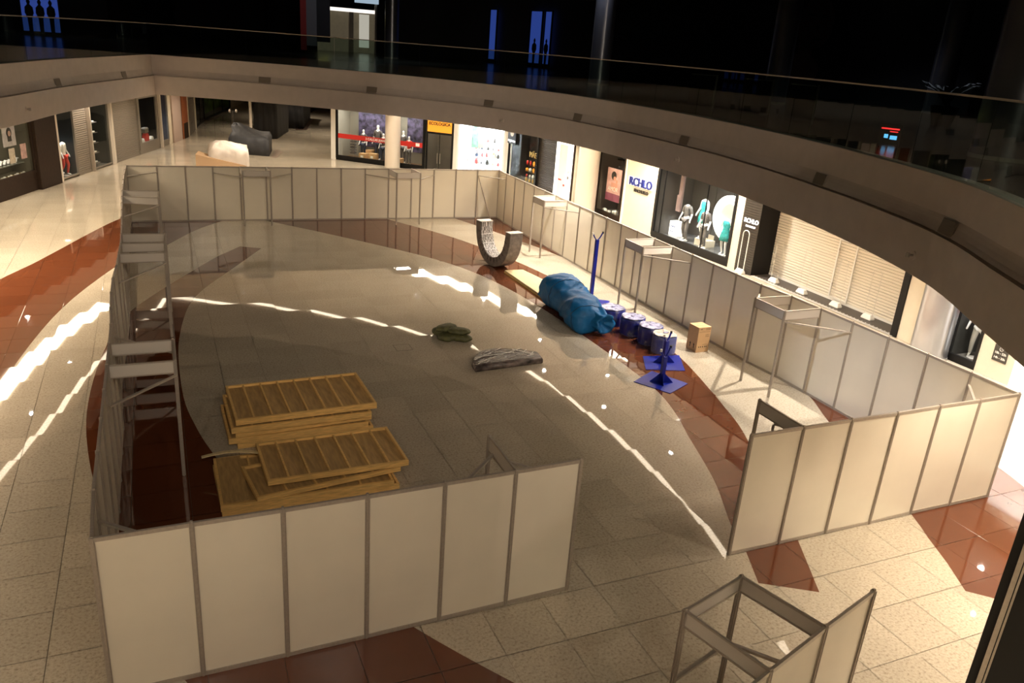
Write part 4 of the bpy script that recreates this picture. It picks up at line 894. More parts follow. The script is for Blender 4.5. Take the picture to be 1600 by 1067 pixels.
b = E.thing('wall_sign', 'navy RCHLO lettering on the cream wall between two windows', 'sign', 12.75, 0, 0)
m = MB(); m.box(-.95,.95,-.03,-.012,1.98,2.36); m.build('halo_panel', mat('halo_white', (.9,.92,1), .5, emit=(.9,.95,1), estr=.25), b, bevel=0)
txt('sign_lettering', 'RCHLO', .50, M_navy, b, 0, -.07, 2.16, .03, bold=.006)
txt('sign_small_lettering', 'RIACHUELO', .19, M_ink, b, .05, -.03, 1.80, .015, bold=.005)
m = MB(); m.box(11.5,11.62,-.03,0,0,ZH); o = m.build('trim_2', M_white); o.matrix_world = E.M; tag(o, 'white vertical trim strip left of the navy wall sign', 'trim', kind='structure')
# mannequin window
b = window_bay(E, 'large grey display window with white mannequins', 13.84, 18.75, .15, ZH, 2.0, mat('taupe_panel', (.055,.047,.04), .4), M_black, fw=.14, floor_m=mat('display_grey', (.09,.087,.085), .25), mull=(14.35,17.05))
for x in (1.55,2.6,3.6): m = MB(); m.box(x-.012,x+.012,1.985,1.999,.2,ZH); m.build('panel_joint', M_ink, b)
m = MB()
m.loft([[(3.0+math.cos(g)*r0, y, 1.42+math.sin(g)*r0) for g in [2*math.pi*i/40 for i in range(40)]] for r0, y in ((.62,1.5),(.95,1.5),(.95,1.62),(.62,1.62),(.62,1.5))], caps=False); smoothed(m.build('round_light_frame', M_lit, b))
m = MB(); m.cyl((3.0,1.6,1.42),(3.0,1.64,1.42),.64,n=32); m.build('round_panel', M_white, b)
m = MB(); m.box(-.1+.2,.65,.9,1.3,.152,.75); o = m.build('white_cube_sign', M_lit, b)
m = MB(); m.box(.2,.5,.893,.899,.52,.56); m.box(.15,.4,.893,.899,.3,.33); m.build('cube_print', M_navy, b)
m = MB(); m.box(1.95,2.65,.8,1.3,.152,.42); m.box(2.2,2.5,1.3,1.35,.152,.6); m.build('step_box', M_beigewall, b)
m = MB(); m.box(.3,.5,1.0,1.1,1.3,2.9); m.box(.22,.5,1.0,1.08,1.2,1.9); m.build('hanging_dress', mat('dusty_pink', (.3,.2,.18), .8), b)
M_dk2 = mat('grey_brown_outfit', (.13,.115,.105), .8, noise=.25, nscale=10)
mannequin('headless white mannequin in grey outfit, leftmost of four in the large window', E.w(15.15,.75), E.rz+.1, 1.82, False, M_dk2, M_dk2, None, (.3,.2), .05, .15)
mannequin('headless white mannequin in teal dress on a step box in the large window', E.w(15.95,.95), E.rz-.1, 1.95, False, None, None, M_teal, (-.4,.3), .05, .42)
mannequin('headless white mannequin in grey outfit right of the step box', E.w(16.45,.65), E.rz+.1, 1.78, False, M_dk2, M_dk2, None, (.2,.1), .05, .15)
mannequin('headless white mannequin in teal skirt before the white ring', E.w(17.65,.7), E.rz+.2, 1.75, False, None, None, M_teal, (.2,.6), .03, .15)
for x, y in ((14.9,.5),(15.9,.6),(16.6,.4),(17.5,.5)): p = E.w(x,y-.3,3.2); spot(p.x,p.y,p.z,110,(.9,.95,1.0),50,.5,tgt=E.w(x,y+.4,.9))
p = E.w(16.3,.8,3.2); area(p.x,p.y,p.z,3,.6,25,(.95,.97,1))
# black slatted pillar with small sign
b = E.thing('black_pillar', 'black slatted pillar with small white RCHLO lettering', 'pillar', 19.15, 0, 0)
m = MB(); m.box(0,.88,.0,1.0,0,ZH+.1); m.build('pillar_core', M_black, b)
m = MB()
for k in range(36): m.box(-.002,.882,-.015,0,.04+k*.092,.115+k*.092)
m.build('black_slats', mat('black_slat2', (.03,.024,.018), .35), b, kind='stuff')
txt('sign_lettering', 'RCHLO', .22, M_whitesign, b, .47, -.025, 1.98, .006, bold=.001)
txt('sign_small_lettering', 'RIACHUELO', .09, M_whitesign, b, .47, -.025, 1.78, .004)
# ---- white shutter recessed at x = 22
S = Fac((22.0,15.35), (0,-1))
shutter(S, 'wide white slatted roller shutter with a wicket door outline', 0, 7.1, 0.0, ZH, 0, mat('white_slat', (.74,.68,.56), .42), .1, True, M_white, fm=M_black)
m = MB(); m.box(-.2,7.6,-.9,.25,ZH,ZB); o = m.build('wall_right', M_beigewall); o.matrix_world = S.M; tag(o, 'cream wall above the white shutter', 'wall', kind='structure')
wk = S.thing('wicket_frame', 'slim cream gate frame outlined on the white shutter', 'door frame', 4.05, -.05, 0)
for x in (0, .78): m = MB(); m.box(x,x+.05,-.03,.0,.1,2.15); m.build('stile', M_white, wk)
for z in (.1, 2.1): m = MB(); m.box(.05,.78,-.03,.0,z,z+.05); m.build('rail', M_white, wk)
for z in (.55, 1.75): m = MB(); m.cyl((.08,-.04,z),(.08,-.04,z+.08),.02); m.build('latch', M_alu, wk)
th = S.thing('threshold_mat', 'dark threshold strip with white comb edge before the white shutter', 'threshold', 0, -.95, 0)
m = MB(); m.box(-.1,7.7,0,.9,0.001,.012); m.build('mat', mat('threshold_dark', (.06,.05,.042), .5), th)
m = MB()
for k in range(150): m.box(-.05+k*.0515,-.05+k*.0515+.026,-.02,.13+.05*(k%3 == 0),.012,.018)
m.build('comb_grating', M_white, th, kind='stuff')
for k, (px, py, lab, tall) in enumerate([(20.88,14.75,'beside the black slatted pillar',1.75),(21.35,13.4,'second from the black slatted pillar',.0),(21.4,12.0,'left of the gate outline',.0),(21.5,10.5,'in the middle right of the shutter',.0),(21.6,9.2,'nearest the black post',.0)]):
    a = thing('security_gate', 'anti theft gate pedestal with white foot, '+lab, 'security gate', (px,py,.012 if px > 21.1 else 0), -math.pi/2, 'anti theft gates before the shutter')
    m = MB(); m.loft([[(x*sx, y*sy, z) for x, y in ((-1,-1),(1,-1),(1,1),(-1,1))] for sx, sy, z in ((.2,.1,0),(.2,.1,.05),(.14,.06,.17))]); m.build('foot', M_white, a, bevel=.015)
    m = MB()
    for x in (-.17,.17): m.cyl((x,0,.1),(x,0,1.5),.018 if tall else .007,n=10)
    pr = None
    for q in range(13):
        g = math.pi*q/12; v = (-.17*math.cos(g),0,1.5+.14*math.sin(g))
        if pr: m.cyl(pr, v, .018 if tall else .007, n=8, caps=False)
        pr = v
    m.build('loop', M_white if tall else mat('clear_acrylic', (.7,.66,.56), .15, spec=.6), a)
# ---- right of the shutter
wallpiece(F, 'wall_right', [(8.85,10.35),(11.25,12.3)], M_beigewall, 'cream wall with dark plaque near the right edge', [(8.4,16,ZH)])
m = MB(); m.box(8.4,8.62,-.05,.95,0,ZH+.1); o = m.build('trim_3', M_black); o.matrix_world = F.M; tag(o, 'black post at the right end of the white shutter', 'post', kind='structure')
m = MB(); m.box(8.62,8.85,.0,.18,0,ZH); o = m.build('wall_right', M_beigewall); o.matrix_world = F.M; tag(o, 'narrow cream strip beside the black post', 'wall', kind='structure')
column('steel clad round column right of the white shutter', 20.72, 6.15, .50, 0, ZB, M_steel)
b = window_bay(F, 'narrow window with a white mannequin right of the steel column', 10.35, 11.25, .12, ZH, 1.2, mat('grey_back', (.04,.038,.035), .5), M_black, fw=.08)
mannequin('white mannequin in light trousers in the narrow window', F.w(10.72,.6), F.rz+.5, 1.75, False, mat('red_top', (.35,.03,.03), .7), mat('pale_trousers', (.5,.47,.43), .8), None, (.3,.4), .05, .12)
p = F.w(10.8,.2,3.2); spot(p.x,p.y,p.z,90,(.95,.97,1),80,tgt=F.w(10.8,.6,.8))
m = MB(); m.loft([[(x*s, y*s, z) for x, y in ((-.1,-.05),(.1,-.05),(.1,.05),(-.1,.05))] for s, z in ((.4,0),(1,.35),(.5,.9),(.15,1.3))]); o = m.build('white_display_cone', M_lit); o.location = F.w(11.08,.35,.125); o.rotation_euler = (0,0,F.rz); tag(o, 'tall white lit display cone at the right of the narrow window', 'display')
g = F.thing('wall_plaque', 'dark square plaque with clock symbol and pale opening hours', 'sign', 11.85, -.0, .72)
m = MB(); m.box(-.2,.2,-.025,-.002,-.22,.22); m.build('plaque', mat('plaque_dark', (.04,.033,.025), .4), g)
m = MB()
for q in range(16): a = 2*math.pi*q/16; a2 = a+2*math.pi/16; m.bar((math.cos(a)*.05,-.028,.13+math.sin(a)*.05),(math.cos(a2)*.05,-.028,.13+math.sin(a2)*.05),.008)
m.bar((0,-.028,.13),(0,-.028,.165),.007); m.bar((0,-.028,.13),(.025,-.028,.13),.007); m.build('clock_symbol', M_white, g)
txt('hours_lettering', '10h - 22h', .085, M_white, g, 0, -.026, .01, .002, bold=.002); txt('hours_lettering', '14h - 20h', .085, M_white, g, 0, -.026, -.12, .002, bold=.002)
m = MB(); m.box(12.3,12.5,-.05,.1,0,ZH); m.box(12.5,16,.05,.1,0,ZH); m.build; o = m.build('wall_right', M_lit); o.matrix_world = F.M; tag(o, 'bright white shopfront frame at the far right edge', 'wall', kind='structure')
# ---- left facade
wallpiece(Lf, 'wall_left', [(-14,-8)], M_dkbrown, 'dark timber shop wall on the left', [(-14,18.2,ZH)])
b = window_bay(Lf, 'jewellery shop window with white stands in dark walnut frame', -8, 3.1, .75, ZH, 1.0, mat('jewel_back', (.075,.068,.045), .5), M_dkbrown, fw=.1, floor_m=mat('jewel_felt', (.12,.11,.08), .7), base=M_dkbrown)
m = MB(); m.box(9.45,10.4,.3,.33,2.0,2.85); m.build('portrait_poster', mat('poster_grey', (.42,.38,.38), .6, noise=.2, nscale=4), b)
m = MB(); m.cyl((9.92,.29,2.56),(9.92,.295,2.56),.2,n=20); m.box(9.77,10.07,.29,.294,2.2,2.52); m.build('poster_hair', M_ink, b)
m = MB(); m.cyl((9.92,.28,2.52),(9.92,.286,2.52),.11,n=18); m.build('poster_face', mat('poster_skin2', (.45,.28,.22), .6), b)
txt('gold_lettering', 'VIVARA', .28, M_gold, b, 10.6, .08, 2.95, .01)
for x0, z0, mm in ((9.95,1.25,'cream_card'),(10.5,1.4,'pink_card')):
    m = MB(); m.box(x0,x0+.42,.4 if x0 < 10.2 else .2,.43 if x0 < 10.2 else .23,z0,z0+.62); m.build('portrait_card', mat(mm, (.55,.45,.35) if x0 < 10.2 else (.5,.3,.28), .6, noise=.3, nscale=6), b)
for k in range(12):
    c = Lf.thing('jewellery_stand', ORD[11-k]+' white curved jewellery stand left of the walnut pillar', 'display stand', -.6+k*.3, .55, 1.232, 'white jewellery stands')
    m = MB(); rings = []
    for q in range(7): tt = q/6; rings.append([(-.1+.2*tt-.0, yy, .02+.15*math.sin(tt*2.2)+zz) for yy, zz in ((-.05,0),(.05,0),(.05,.02),(-.05,.02))])
    m.loft(rings); m.build('curved_arm', M_skin, c)
m = MB(); m.box(.1,11.0,.35,.98,1.2,1.23); m.build('display_shelf', M_glass, b)
m = MB(); m.box(.1,11.0,.36,.97,1.19,1.2); m.build('shelf_felt', MATS['jewel_felt'], b)
for k in range(60):
    c = Lf.thing('jewellery_tray', ORD[19-k%20]+' tiny tray left of the walnut pillar, '+['front','middle','back'][k//20]+' row', 'tray', -.4+(k%20)*.17, .15+(k//20)*.12, .751, 'tiny trays in the jewellery window')
    m = MB(); m.box(-.04,.04,-.03,.03,0,.03+.02*(k%3)); m.build('tray', M_white if k%3 else M_gold, c)
for s_ in (-.5,.8,2.1): p = Lf.w(s_,.35,3.2); spot(p.x,p.y,p.z,40,(1,.93,.8),85,tgt=Lf.w(s_,.6,1.2))
b = Lf.thing('walnut_pillar', 'tall dark walnut pillar beside the jewellery window', 'pillar', 3.1, 0, 0)
m = MB(); m.box(0,1.85,-.18,.6,0,ZH+.1); m.build('pillar_body', M_dkbrown, b, bevel=.02)
def lpost(s, wd=.16, m_=None, label=''):
    o = MB().box(0,wd,-.16,-.005,0,ZH).build('pilaster', m_ or M_colcream); o.location = Lf.w(s); o.rotation_euler = (0,0,Lf.rz); tag(o, label, 'pilaster', 'pale pilasters on the left shops')
lpost(4.98,.16,None,'slim lit pale pilaster right of the walnut pillar'); lpost(10.9,.2,None,'slim pale pilaster left of the wide grey shutter'); lpost(17.95,.16,None,'slim pale pilaster right of the grey framed window'); lpost(8.45,.1,M_alu,'thin aluminium strip between slatted shutter and dark window')
b = window_bay(Lf, 'dark clothes shop window with sports mannequin', 5.2, 7.0, .08, ZH, 1.3, mat('sport_back', (.012,.014,.016), .5), M_greymetal, fw=.05)
mannequin('mannequin in white shirt and red trousers in the left sports window', Lf.w(6.4,.34), Lf.rz, 1.85, False, M_white, mat('red_trousers', (.5,.03,.015), .7), None, (.3,.2), .08, .09)
mannequin('mannequin in teal top at the back of the left sports window', Lf.w(6.72,.75), Lf.rz, 1.8, False, M_teal, M_gcloth, None, (.1,.1), .03, .09)
p = Lf.w(6,.3,3.2); spot(p.x,p.y,p.z,130,(1,.95,.9),80,tgt=Lf.w(6,.7,1.2))
shutter(Lf, 'narrow grey slatted shutter left of the dark window', 7.05, 8.42, 0, ZH, .02, M_greymetal, .1)
b = window_bay(Lf, 'dark shop window between narrow and wide grey shutters', 8.58, 10.88, .05, ZH, 1.3, mat('dk_back', (.02,.02,.014), .5), M_greymetal, fw=.05)
for k in range(5):
    c = Lf.thing('shelf_shirt', 'folded white garment, '+['lowest','second','third','fourth','top'][k]+' shelf of the dark window between grey shutters', 'garment', 9.4, .28, .3+k*.5, 'folded garments in the dark window'); m = MB(); m.box(-.14,.16,-.12,.12,0,.07); m.build('garment', M_white, c, bevel=.02)
    m = MB(); m.box(.55,1.15,.1,.5,.27+k*.5,.299+k*.5); m.build('shelf', M_gcloth, b)
p = Lf.w(9.4,.3,3.2); spot(p.x,p.y,p.z,70,(1,.95,.9),80,tgt=Lf.w(9.2,.6,1.0))
shutter(Lf, 'wide closed grey roller shutter on the left', 11.15, 14.6, 0, ZH, .02, M_greymetal, .09)
b = window_bay(Lf, 'grey framed shop window with a red bag display', 14.75, 17.9, .25, ZH, 1.3, mat('dk_back2', (.015,.014,.014), .5), M_greymetal, fw=.28)
for k, (x, z, wv, hv, mm) in enumerate(((1.45,.26,.22,.75,M_red),(.75,.26,.15,.5,M_white),(1.9,.26,.2,.4,M_white),(1.1,.26,.25,.3,M_white),(1.35,1.05,.3,.3,M_grey),(2.3,.26,.15,.5,M_white))):
    c = Lf.thing('display_item', ['red display bag','tall white box left of the red bag','white box right of the red bag','low white box','grey item above the red bag','slim white box'][k]+' in the grey framed window', 'display', 15.2+x*.9, .3, z, 'items in the grey framed window')
    m = MB(); m.loft([[(xx*wv*s, yy*.12*s, zz*hv) for xx, yy in ((-1,-1),(1,-1),(1,1),(-1,1))] for s, zz in ((1,0),(1,.8),(.8,1))]); m.build('item_body', mm, c, bevel=.01)
p = Lf.w(16.3,.2,3.0); spot(p.x,p.y,p.z,90,(1,.97,.95),80,tgt=Lf.w(16.2,.6,.5))
# ---- further left corridor
wallpiece(L2, 'wall_left', [(1.62,2.35),(4.33,4.62),(5.75,6.1)], M_beigewall, 'cream corridor wall piers', [(0,6.1,ZH)])
b = window_bay(L2, 'window with cool lit shelves at the corridor mouth', .15, 1.62, .2, ZH, 1.2, mat('cool_back', (.12,.1,.12), .5), M_greymetal, fw=.12)
m = MB(); m.box(.35,.75,.6,.7,.3,1.7); m.build('lit_display', mat('cool_lit', (.4,.5,.6), .5, emit=(.6,.8,1), estr=.7, noise=.5, nscale=9), b)
b = L2.thing('corridor_panel', 'pale pinkish closed panel in the corridor', 'panel', 2.35, 0, 0); m = MB(); m.box(0,1.92,-.09,-.01,0,ZH); m.build('panel_face', mat('pinkish', (.45,.34,.28), .6), b); m = MB(); m.box(1.92,1.98,-.1,-.01,0,ZH); m.build('panel_edge', M_dkbrown, b)
b = L2.thing('corridor_panel', 'rust brown wooden panel in the corridor', 'panel', 4.62, 0, 0); m = MB(); m.box(0,1.13,-.09,-.01,0,ZH); m.build('panel_face', mat('rust_wood', (.30,.09,.03), .5), b); m = MB(); m.box(.1,1.03,-.11,-.09,0,1.0); m.build('lower_box', M_dkbrown, b)
wallpiece(L3, 'wall_left', [(0,.6),(3.7,4.6)], M_beigewall, 'cream wall piers deep in the corridor', [(0,9.7,ZH)])
shutter(L3, 'small grey shutter deep in the left corridor', .6, 3.7, 0, ZH, .02, M_greymetal, .12)
b = window_bay(L3, 'dark window with small lit goods deep in the corridor', 4.6, 9.6, .1, ZH, 1.0, mat('corr_back', (.10,.09,.08), .5, noise=.9, nscale=2), M_black, fw=.1, mull=(7.0,))
wallpiece(L4, 'wall_left', [(12,30)], M_beigewall, 'cream wall at the end of the corridor', [(0,12,ZH)])
b = window_bay(L4, 'green lit window at the end of the left corridor', 0, 12, .1, ZH, 1.0, mat('green_back', (.12,.25,.04), .6, noise=.9, nscale=.8), M_black, fw=.1, mull=(4.0,8.0))
m = MB(); m.box(-5,40,98,98.3,0,ZB); o = m.build('wall_end', M_grey); tag(o, 'far end wall of the ground floor corridor', 'wall', kind='structure')
Rw = Fac((11.2,42.4), (7.2,33)); m = MB(); m.box(0,60,-.3,0,0,ZB); o = m.build('wall_corridor', M_white); o.matrix_world = Rw.M; tag(o, 'pale corridor wall behind the far shops', 'wall', kind='structure')
# ---- covered kiosks in the corridor
def cover(name, label, base, z0, prof, m_, sub=None, parent_mat=None, seed=1):
    """base polygon (ccw), prof list of (scale, z, dx, dy)"""
    t = thing(name, label, 'covered kiosk', (0,0,0)); cx = sum(p[0] for p in base)/len(base); cy = sum(p[1] for p in base)/len(base)
    n = 48; per = []
    for i in range(n):
        u = i/n*len(base); k = int(u); f = u-k; a = base[k]; b = base[(k+1)%len(base)]; per.append((a[0]+(b[0]-a[0])*f, a[1]+(b[1]-a[1])*f))
    rr = random.Random(seed); rings = []
    for q, (sc, z, dx, dy) in enumerate(prof):
        rings.append([(cx+dx+(x-cx)*sc*(1+.025*math.sin(i*2.3+q)), cy+dy+(y-cy)*sc*(1+.025*math.cos(i*1.9+q)), max(.003, z+(.05*math.sin(i*.9+q*1.7) if 0 < q else 0))) for i, (x, y) in enumerate(per)])
    m = MB(); m.loft(rings); m.build('dust_cover', m_, t, smooth=True); return t
k1 = cover('covered_kiosk', 'low kiosk under a white dust sheet behind the back partition', [(3.3,33.2),(5.15,33.0),(5.3,35.2),(3.4,35.4)], 0, [(1,0,0,0),(1.0,.8,0,0),(1,1.3,0,0),(.97,1.66,0,0),(.75,1.78,-.1,0),(.4,1.93,-.25,0),(.08,1.98,-.3,0)], M_sheet, seed=2)
m = MB(); m.loft([[(2.7,33.0,z*1.0),(5.0,32.9,z*.66),(5.0,33.1,z*.66),(2.9,34.2,z)] for z in (0.0,.5,1.0,1.5)]); o = m.build('side_flap', mat('tan_sheet', (.50,.34,.20), .8, bump=.5, bscale=4), k1)
cover('covered_kiosk', 'kiosk under a charcoal cover behind the white sheeted one', [(5.15,44.2),(7.35,43.0),(7.9,45.8),(5.6,47.0)], 0, [(1,0,0,0),(1,.5,0,0),(1.0,.9,0,0),(.9,1.12,0,.1),(.62,1.2,-.25,.3),(.36,1.5,-.62,.5),(.2,1.62,-.7,.5),(.04,1.66,-.7,.5)], M_sheetdk, seed=3)
k3 = cover('covered_kiosk', 'tall kiosk under a black cover in the corridor', [(7.5,51.8),(9.0,51.5),(10.6,56.6),(8.4,57.8)], 0, [(1,0,0,0),(1,1.2,0,0),(1.0,2.3,0,0),(.95,2.75,0,0),(.6,2.95,0,0),(.1,3.0,0,0)], M_blackcloth, seed=4)
m = MB(); m.cyl((7.15,50.6,0),(7.15,50.6,3.1),.09,n=14); m.build('corner_post', M_colcream, k3)
cover('covered_kiosk', 'farther black covered counter in the corridor', [(10.3,58.6),(11.9,58.0),(13.9,66),(11.5,68)], 0, [(1,0,0,0),(1,1.2,0,0),(.98,1.9,0,0),(.8,2.0,0,0),(.1,2.05,0,0)], M_blackcloth, seed=5)
for lab, P in (('brown floor rug beside the tall black kiosk', [(11.2,57.4),(12.1,57.5),(14.0,65.5),(12.9,64.7)]),('second brown floor rug farther down the corridor', [(13.6,71.6),(15.0,72.0),(16.5,77),(14.5,77)]),('small grey mat beside the charcoal covered kiosk', [(7.45,42.6),(7.75,42.5),(8.5,45.2),(8.1,46.0)])):
    m = MB(); m.prism(P, .001, .012); tag(m.build('floor_rug', M_rug if 'brown' in lab else mat('grey_mat', (.2,.15,.11), .8)), lab, 'rug')
ps = thing('post_lamp', 'thin black post with small spherical top by the charcoal kiosk', 'post', (5.85,48.6,0))
m = MB(); m.cyl((0,0,0),(0,0,2.15),.04); m.build('pole', M_ink, ps); m = MB(); m.cyl((0,0,0),(0,0,.05),.25,n=16); m.build('base', M_ink, ps)
m = MB(); m.cyl((-.2,0,2.05),(.2,0,2.05),.025); m.build('crossbar', M_ink, ps)
for x in (-.2, .2): m = MB(); m.loft([[(x+math.cos(a)*r, math.sin(a)*r, z) for a in [2*math.pi*i/10 for i in range(10)]] for r, z in ((.02,1.98),(.08,2.05),(.08,2.15),(.02,2.22))]); m.build('lamp_globe', M_greymetal, ps)

# ------------------------------------------------------------ black clad pillar at the right edge, close to the camera
az = R(61.65); dv = Vector((math.sin(az), math.cos(az), 0)); per = Vector((dv.y, -dv.x, 0))
pb = CAM+dv*5.6; bp = thing('black_clad_pillar', 'black clad pillar with pale steel edge strip at the lower right edge', 'pillar', (pb.x,pb.y,0), math.atan2(per.y, per.x))
m = MB(); m.box(0.0,1.4,0.0,1.0,0,11.1); m.build('cladding', M_black, bp)
m = MB(); m.box(.055,.085,-.03,0.0,0,11.1); m.box(.092,.105,-.022,0.0,0,11.1); m.build('steel_strip', M_alu, bp)

# ------------------------------------------------------------ upper level backdrop (mostly dark)
def upwall(name, a, b, m_, label, t=.3):
    f = Fac(a, (b[0]-a[0], b[1]-a[1])); m = MB(); m.box(0, math.dist(a,b), 0, t, ZT, 11.2); o = m.build(name, m_); o.matrix_world = f.M; tag(o, label, 'wall', kind='structure'); return f
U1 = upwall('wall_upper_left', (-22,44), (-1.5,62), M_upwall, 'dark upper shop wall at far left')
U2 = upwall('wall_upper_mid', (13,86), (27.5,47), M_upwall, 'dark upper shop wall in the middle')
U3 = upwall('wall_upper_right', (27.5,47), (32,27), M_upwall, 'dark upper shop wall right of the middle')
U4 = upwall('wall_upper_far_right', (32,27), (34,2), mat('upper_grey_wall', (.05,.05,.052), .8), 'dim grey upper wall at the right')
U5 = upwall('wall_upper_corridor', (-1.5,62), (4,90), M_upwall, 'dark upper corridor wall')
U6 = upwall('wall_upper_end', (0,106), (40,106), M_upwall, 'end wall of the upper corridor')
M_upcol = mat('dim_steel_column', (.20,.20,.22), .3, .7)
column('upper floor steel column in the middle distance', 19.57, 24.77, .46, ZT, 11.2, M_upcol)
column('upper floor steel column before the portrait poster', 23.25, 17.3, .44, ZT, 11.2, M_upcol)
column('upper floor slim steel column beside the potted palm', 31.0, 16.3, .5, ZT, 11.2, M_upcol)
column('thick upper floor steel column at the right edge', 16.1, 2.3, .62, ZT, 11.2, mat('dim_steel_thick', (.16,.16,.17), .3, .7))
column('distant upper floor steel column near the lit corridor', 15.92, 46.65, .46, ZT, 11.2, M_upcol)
for p in ((25,11,10.9),(18.5,24,10.9),(27,18,10.9),(14,41,10.9),(21,1.5,10.9)): spot(*p, 70, (.75,.8,1.0), 130)  # added faint fill to pick out the upper columns, not real fittings
# blue lit windows
def bluewin(label, fc, s0, s1, z0, z1, bars=2):
    t = fc.thing('blue_lit_window', label, 'shop window', s0, -.35, ZT); m = MB(); m.box(0,s1-s0,0,.05,z0,z1); m.build('lit_backdrop', M_bluelit, t)
    m = MB(); m.box(-.08,0,-.05,.06,z0-.08,z1+.08); m.box(s1-s0,s1-s0+.08,-.05,.06,z0-.08,z1+.08); m.box(0,s1-s0,-.05,.06,z0-.08,z0); m.build('frame', M_black, t)
    m = MB(); m.box(-.08,s1-s0+.08,-.04,.06,0,z0-.08); m.build('plinth', M_black, t)
    for k in range(bars):
        x = (k+.7)*(s1-s0)/(bars+.4); m = MB()
        m.loft([[(x+math.cos(a)*r, -.06+math.sin(a)*r*.5, z) for a in [2*math.pi*i/10 for i in range(10)]] for r, z in ((.10,z0),(.12,z0+.7),(.22,z0+.95),(.2,z0+1.25),(.06,z0+1.4),(.1,z0+1.55),(.03,z0+1.7))]); m.build('dark_figure', M_ink, t)
    return t
bluewin('blue lit window with dark figures at the far left of the upper floor', Fac((-5.32,46.9),(1,0.1)), 0, 1.82, .22, 3.4, 3)
bluewin('blue lit window in the middle of the upper wall', U2, 40.2, 41.3, .3, 3.8, 1)
bluewin('second blue lit window right beside the middle one', U3, .1, .8, .3, 3.8, 1)
bluewin('thin blue lit window left of the pair', U2, 35.8, 36.5, .3, 3.8, 0)
# lit shop at the end of the upper corridor
es = thing('distant_lit_shop', 'small lit shopfront with yellow sign at the end of the upper corridor', 'shop', (15.0,57.0,ZT)); es.scale = (.76,1,1)
m = MB(); m.box(-2.6,3.2,0,.2,2.9,3.15); m.build('light_band', mat('band_lit', (.8,.75,.7), .5, emit=(1,.92,.85), estr=.45), es)
m = MB(); m.box(-2.5,-1.6,-.1,0,2.5,2.75); m.build('yellow_sign', mat('yellow_lit', (.8,.6,.02), .5, emit=(1,.8,.02), estr=.8), es)
m = MB(); m.box(-2.6,3.2,.4,.5,0,2.9); m.build('shop_back', mat('olive_back', (.06,.05,.03), .7, emit=(.5,.4,.25), estr=.05, noise=.6, nscale=1.5), es)
m = MB(); m.box(1.5,2.5,-.1,0,.4,2.8); m.build('white_banner', mat('dim_white_lit', (.6,.6,.55), .5, emit=(1,.95,.8), estr=.16), es)
m = MB(); m.box(.45,.9,-.1,.1,0,2.9); m.box(3.1,3.3,-.1,.1,0,3.6); m.build('shop_post', M_alu, es)
m = MB(); m.box(1.0,3.4,-.3,-.1,3.6,4.0); m.build('blue_lit_canopy', mat('pale_blue_lit', (.3,.4,.5), .5, emit=(.5,.65,.8), estr=.25), es)
# hanging tricolour banner
hb = thing('hanging_banner', 'tall red white and black banner hanging over the upper walkway', 'banner', (9.5,40.9,6.35), R(-15))
for k, (x0, x1, c) in enumerate(((-.45,-.12,(.25,.02,.02)),(-.12,.45,(.14,.14,.17)),(.45,1.2,(.012,.012,.02)))):
    m = MB(); m.box(x0,x1,0,.02,.25*k,4.7); m.build('cloth_stripe', mat('banner_%d' % k, c, .8, emit=c, estr=.0), hb)
spot(9.0,36.5,10.8,30,(1,1,1),50,tgt=(9.6,40.9,8.5))
# portrait poster and lettering on the upper right wall
pp = U3.thing('portrait_poster', 'large dark poster of a woman with dark hair on the upper wall', 'poster', 10.3, -.12, ZT)
pp2 = thing('portrait_poster', 'large dim poster of a dark haired woman between steel columns', 'poster', (29.6,27.2,ZT), math.atan2(-6.5,3.6))
bpy.data.objects.remove(pp)
m = MB(); m.box(-.4,6.2,0,.06,.05,5.1); m.build('poster_board', mat('poster_mauve', (.03,.025,.035), .7), pp2)
M_hair = mat('poster_hair2', (.004,.004,.005), .8); M_face = mat('poster_face2', (.075,.042,.036), .8)
def ell(mb, cx, cz, rx, rz, y, n=28, th=.006): mb.loft([[(cx+math.cos(a)*rx, y+k*th, cz+math.sin(a)*rz) for a in [2*math.pi*i/n for i in range(n)]] for k in (0,1)])
m = MB(); ell(m,3.3,3.6,1.5,2.0,-.012); ell(m,4.1,2.2,1.0,1.7,-.012); m.build('hair_shape', M_hair, pp2)
m = MB(); ell(m,3.25,3.5,.85,1.25,-.024); ell(m,2.7,1.3,1.1,.75,-.02); m.box(2.6,3.3,-.024,-.018,1.2,2.6); m.build('face_shape', M_face, pp2)
m = MB(); ell(m,2.95,3.85,.2,.07,-.032); ell(m,3.65,3.8,.2,.07,-.032); ell(m,3.4,2.75,.26,.09,-.032); ell(m,3.4,3.3,.1,.16,-.03); m.build('face_features', M_hair, pp2)
us = U3.thing('upper_wall_lettering', 'faint thin lettering under a small oval emblem on the dark upper wall', 'sign', 6.3, -.06, ZT)
M_faint = mat('faint_letters', (.12,.12,.125), .7)
m = MB()
for q in range(20):
    a = 2*math.pi*q/20; a2 = 2*math.pi*(q+1)/20; m.bar((math.cos(a)*.25,0,3.3+math.sin(a)*.36),(math.cos(a2)*.25,0,3.3+math.sin(a2)*.36),.05)
m.bar((-.1,0,3.2),(.1,0,3.45),.04); m.bar((.1,0,3.2),(-.1,0,3.4),.04); m.build('oval_emblem', M_faint, us)
txt('lettering', 'TOBIASHO KOSTEN', .46, M_faint, us, 0, 0, 2.3, .01)
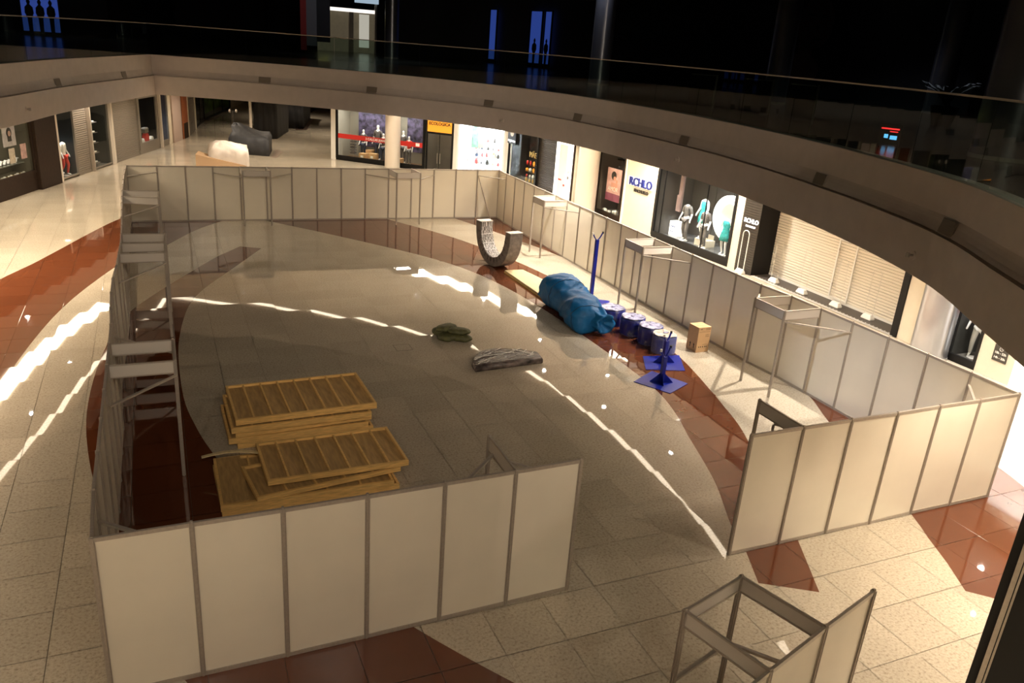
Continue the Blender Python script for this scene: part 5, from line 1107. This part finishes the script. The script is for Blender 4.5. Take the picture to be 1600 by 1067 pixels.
# potted palm
pt = thing('potted_palm', 'dark potted palm beside the thick column on the upper floor', 'plant', (23.2,9.6,ZT))
m = MB(); m.loft([[(math.cos(a)*r, math.sin(a)*r, z) for a in [2*math.pi*i/18 for i in range(18)]] for r, z in ((.28,0),(.4,.55),(.42,.6),(.36,.6),(.34,.5))]); m.build('pot', M_black, pt)
for k in range(16):
    a = k*2.4; rr_ = random.Random(k); L = rr_.uniform(.9,1.3); m = MB(); pr = None; rings = []
    for q in range(8):
        t = q/7; r = L*t*(.75); z = .6+L*1.1*t-.9*L*t*t*rr_.uniform(.9,1.1)*.6; wv = .07*math.sin(math.pi*min(1, t*.95+.05))+.006
        c = Vector((math.cos(a)*r, math.sin(a)*r, z)); s = Vector((-math.sin(a), math.cos(a), 0))*wv; rings.append([tuple(c-s), tuple(c+Vector((0,0,.02))), tuple(c+s), tuple(c-Vector((0,0,.006)))])
    m.loft(rings); m.build('frond', M_leaf, pt)
# added boards and coloured strips, standing in for reflections in the upper glass
for k, (x, y, lab, sc) in enumerate(((17.0,13.5,'behind the glass left of the slim column',1.0),(17.6,11.6,'behind the glass in the middle right',1.0),(16.9,8.9,'behind the glass above the white shutter',.8))):
    b = thing('outline_board', 'made-up dark board with pale edge for mirrored outlines, '+lab, 'board', (x,y,ZT), R(-75), 'made-up boards for outlines mirrored in the upper glass')
    m = MB(); m.box(-.5*sc,.5*sc,-.02,.02,.05,.95); m.build('board_face', M_black, b)
    m = MB(); m.box(.5*sc,.54*sc,-.025,.025,0,1.0); m.box(-.5*sc,.5*sc,-.025,.025,.95,.98); m.build('board_edge', mat('dull_edge', (.10,.09,.07), .5), b)
sc = thing('reflection_standin', 'made-up box with red and blue strips for lights mirrored in the upper glass', 'reflection', (15.3,4.4,ZT), R(-60))  # added box with glowing strips in place of lights mirrored in the glass
m = MB(); m.box(-.22,.22,0,.04,0,.4); m.build('standin_case', M_ink, sc)
m = MB(); m.box(-.18,.18,-.008,0,.3,.33); m.box(0,.16,-.008,0,.25,.27); m.build('red_line', mat('red_lit', (.8,.02,.02), .5, emit=(1,.03,.03), estr=1.2), sc)
m = MB(); m.box(-.1,-.02,-.008,0,.12,.2); m.box(.02,.16,-.008,0,.1,.18); m.build('blue_line', mat('blue_lit', (.05,.3,.9), .5, emit=(.15,.5,1), estr=1.0), sc)
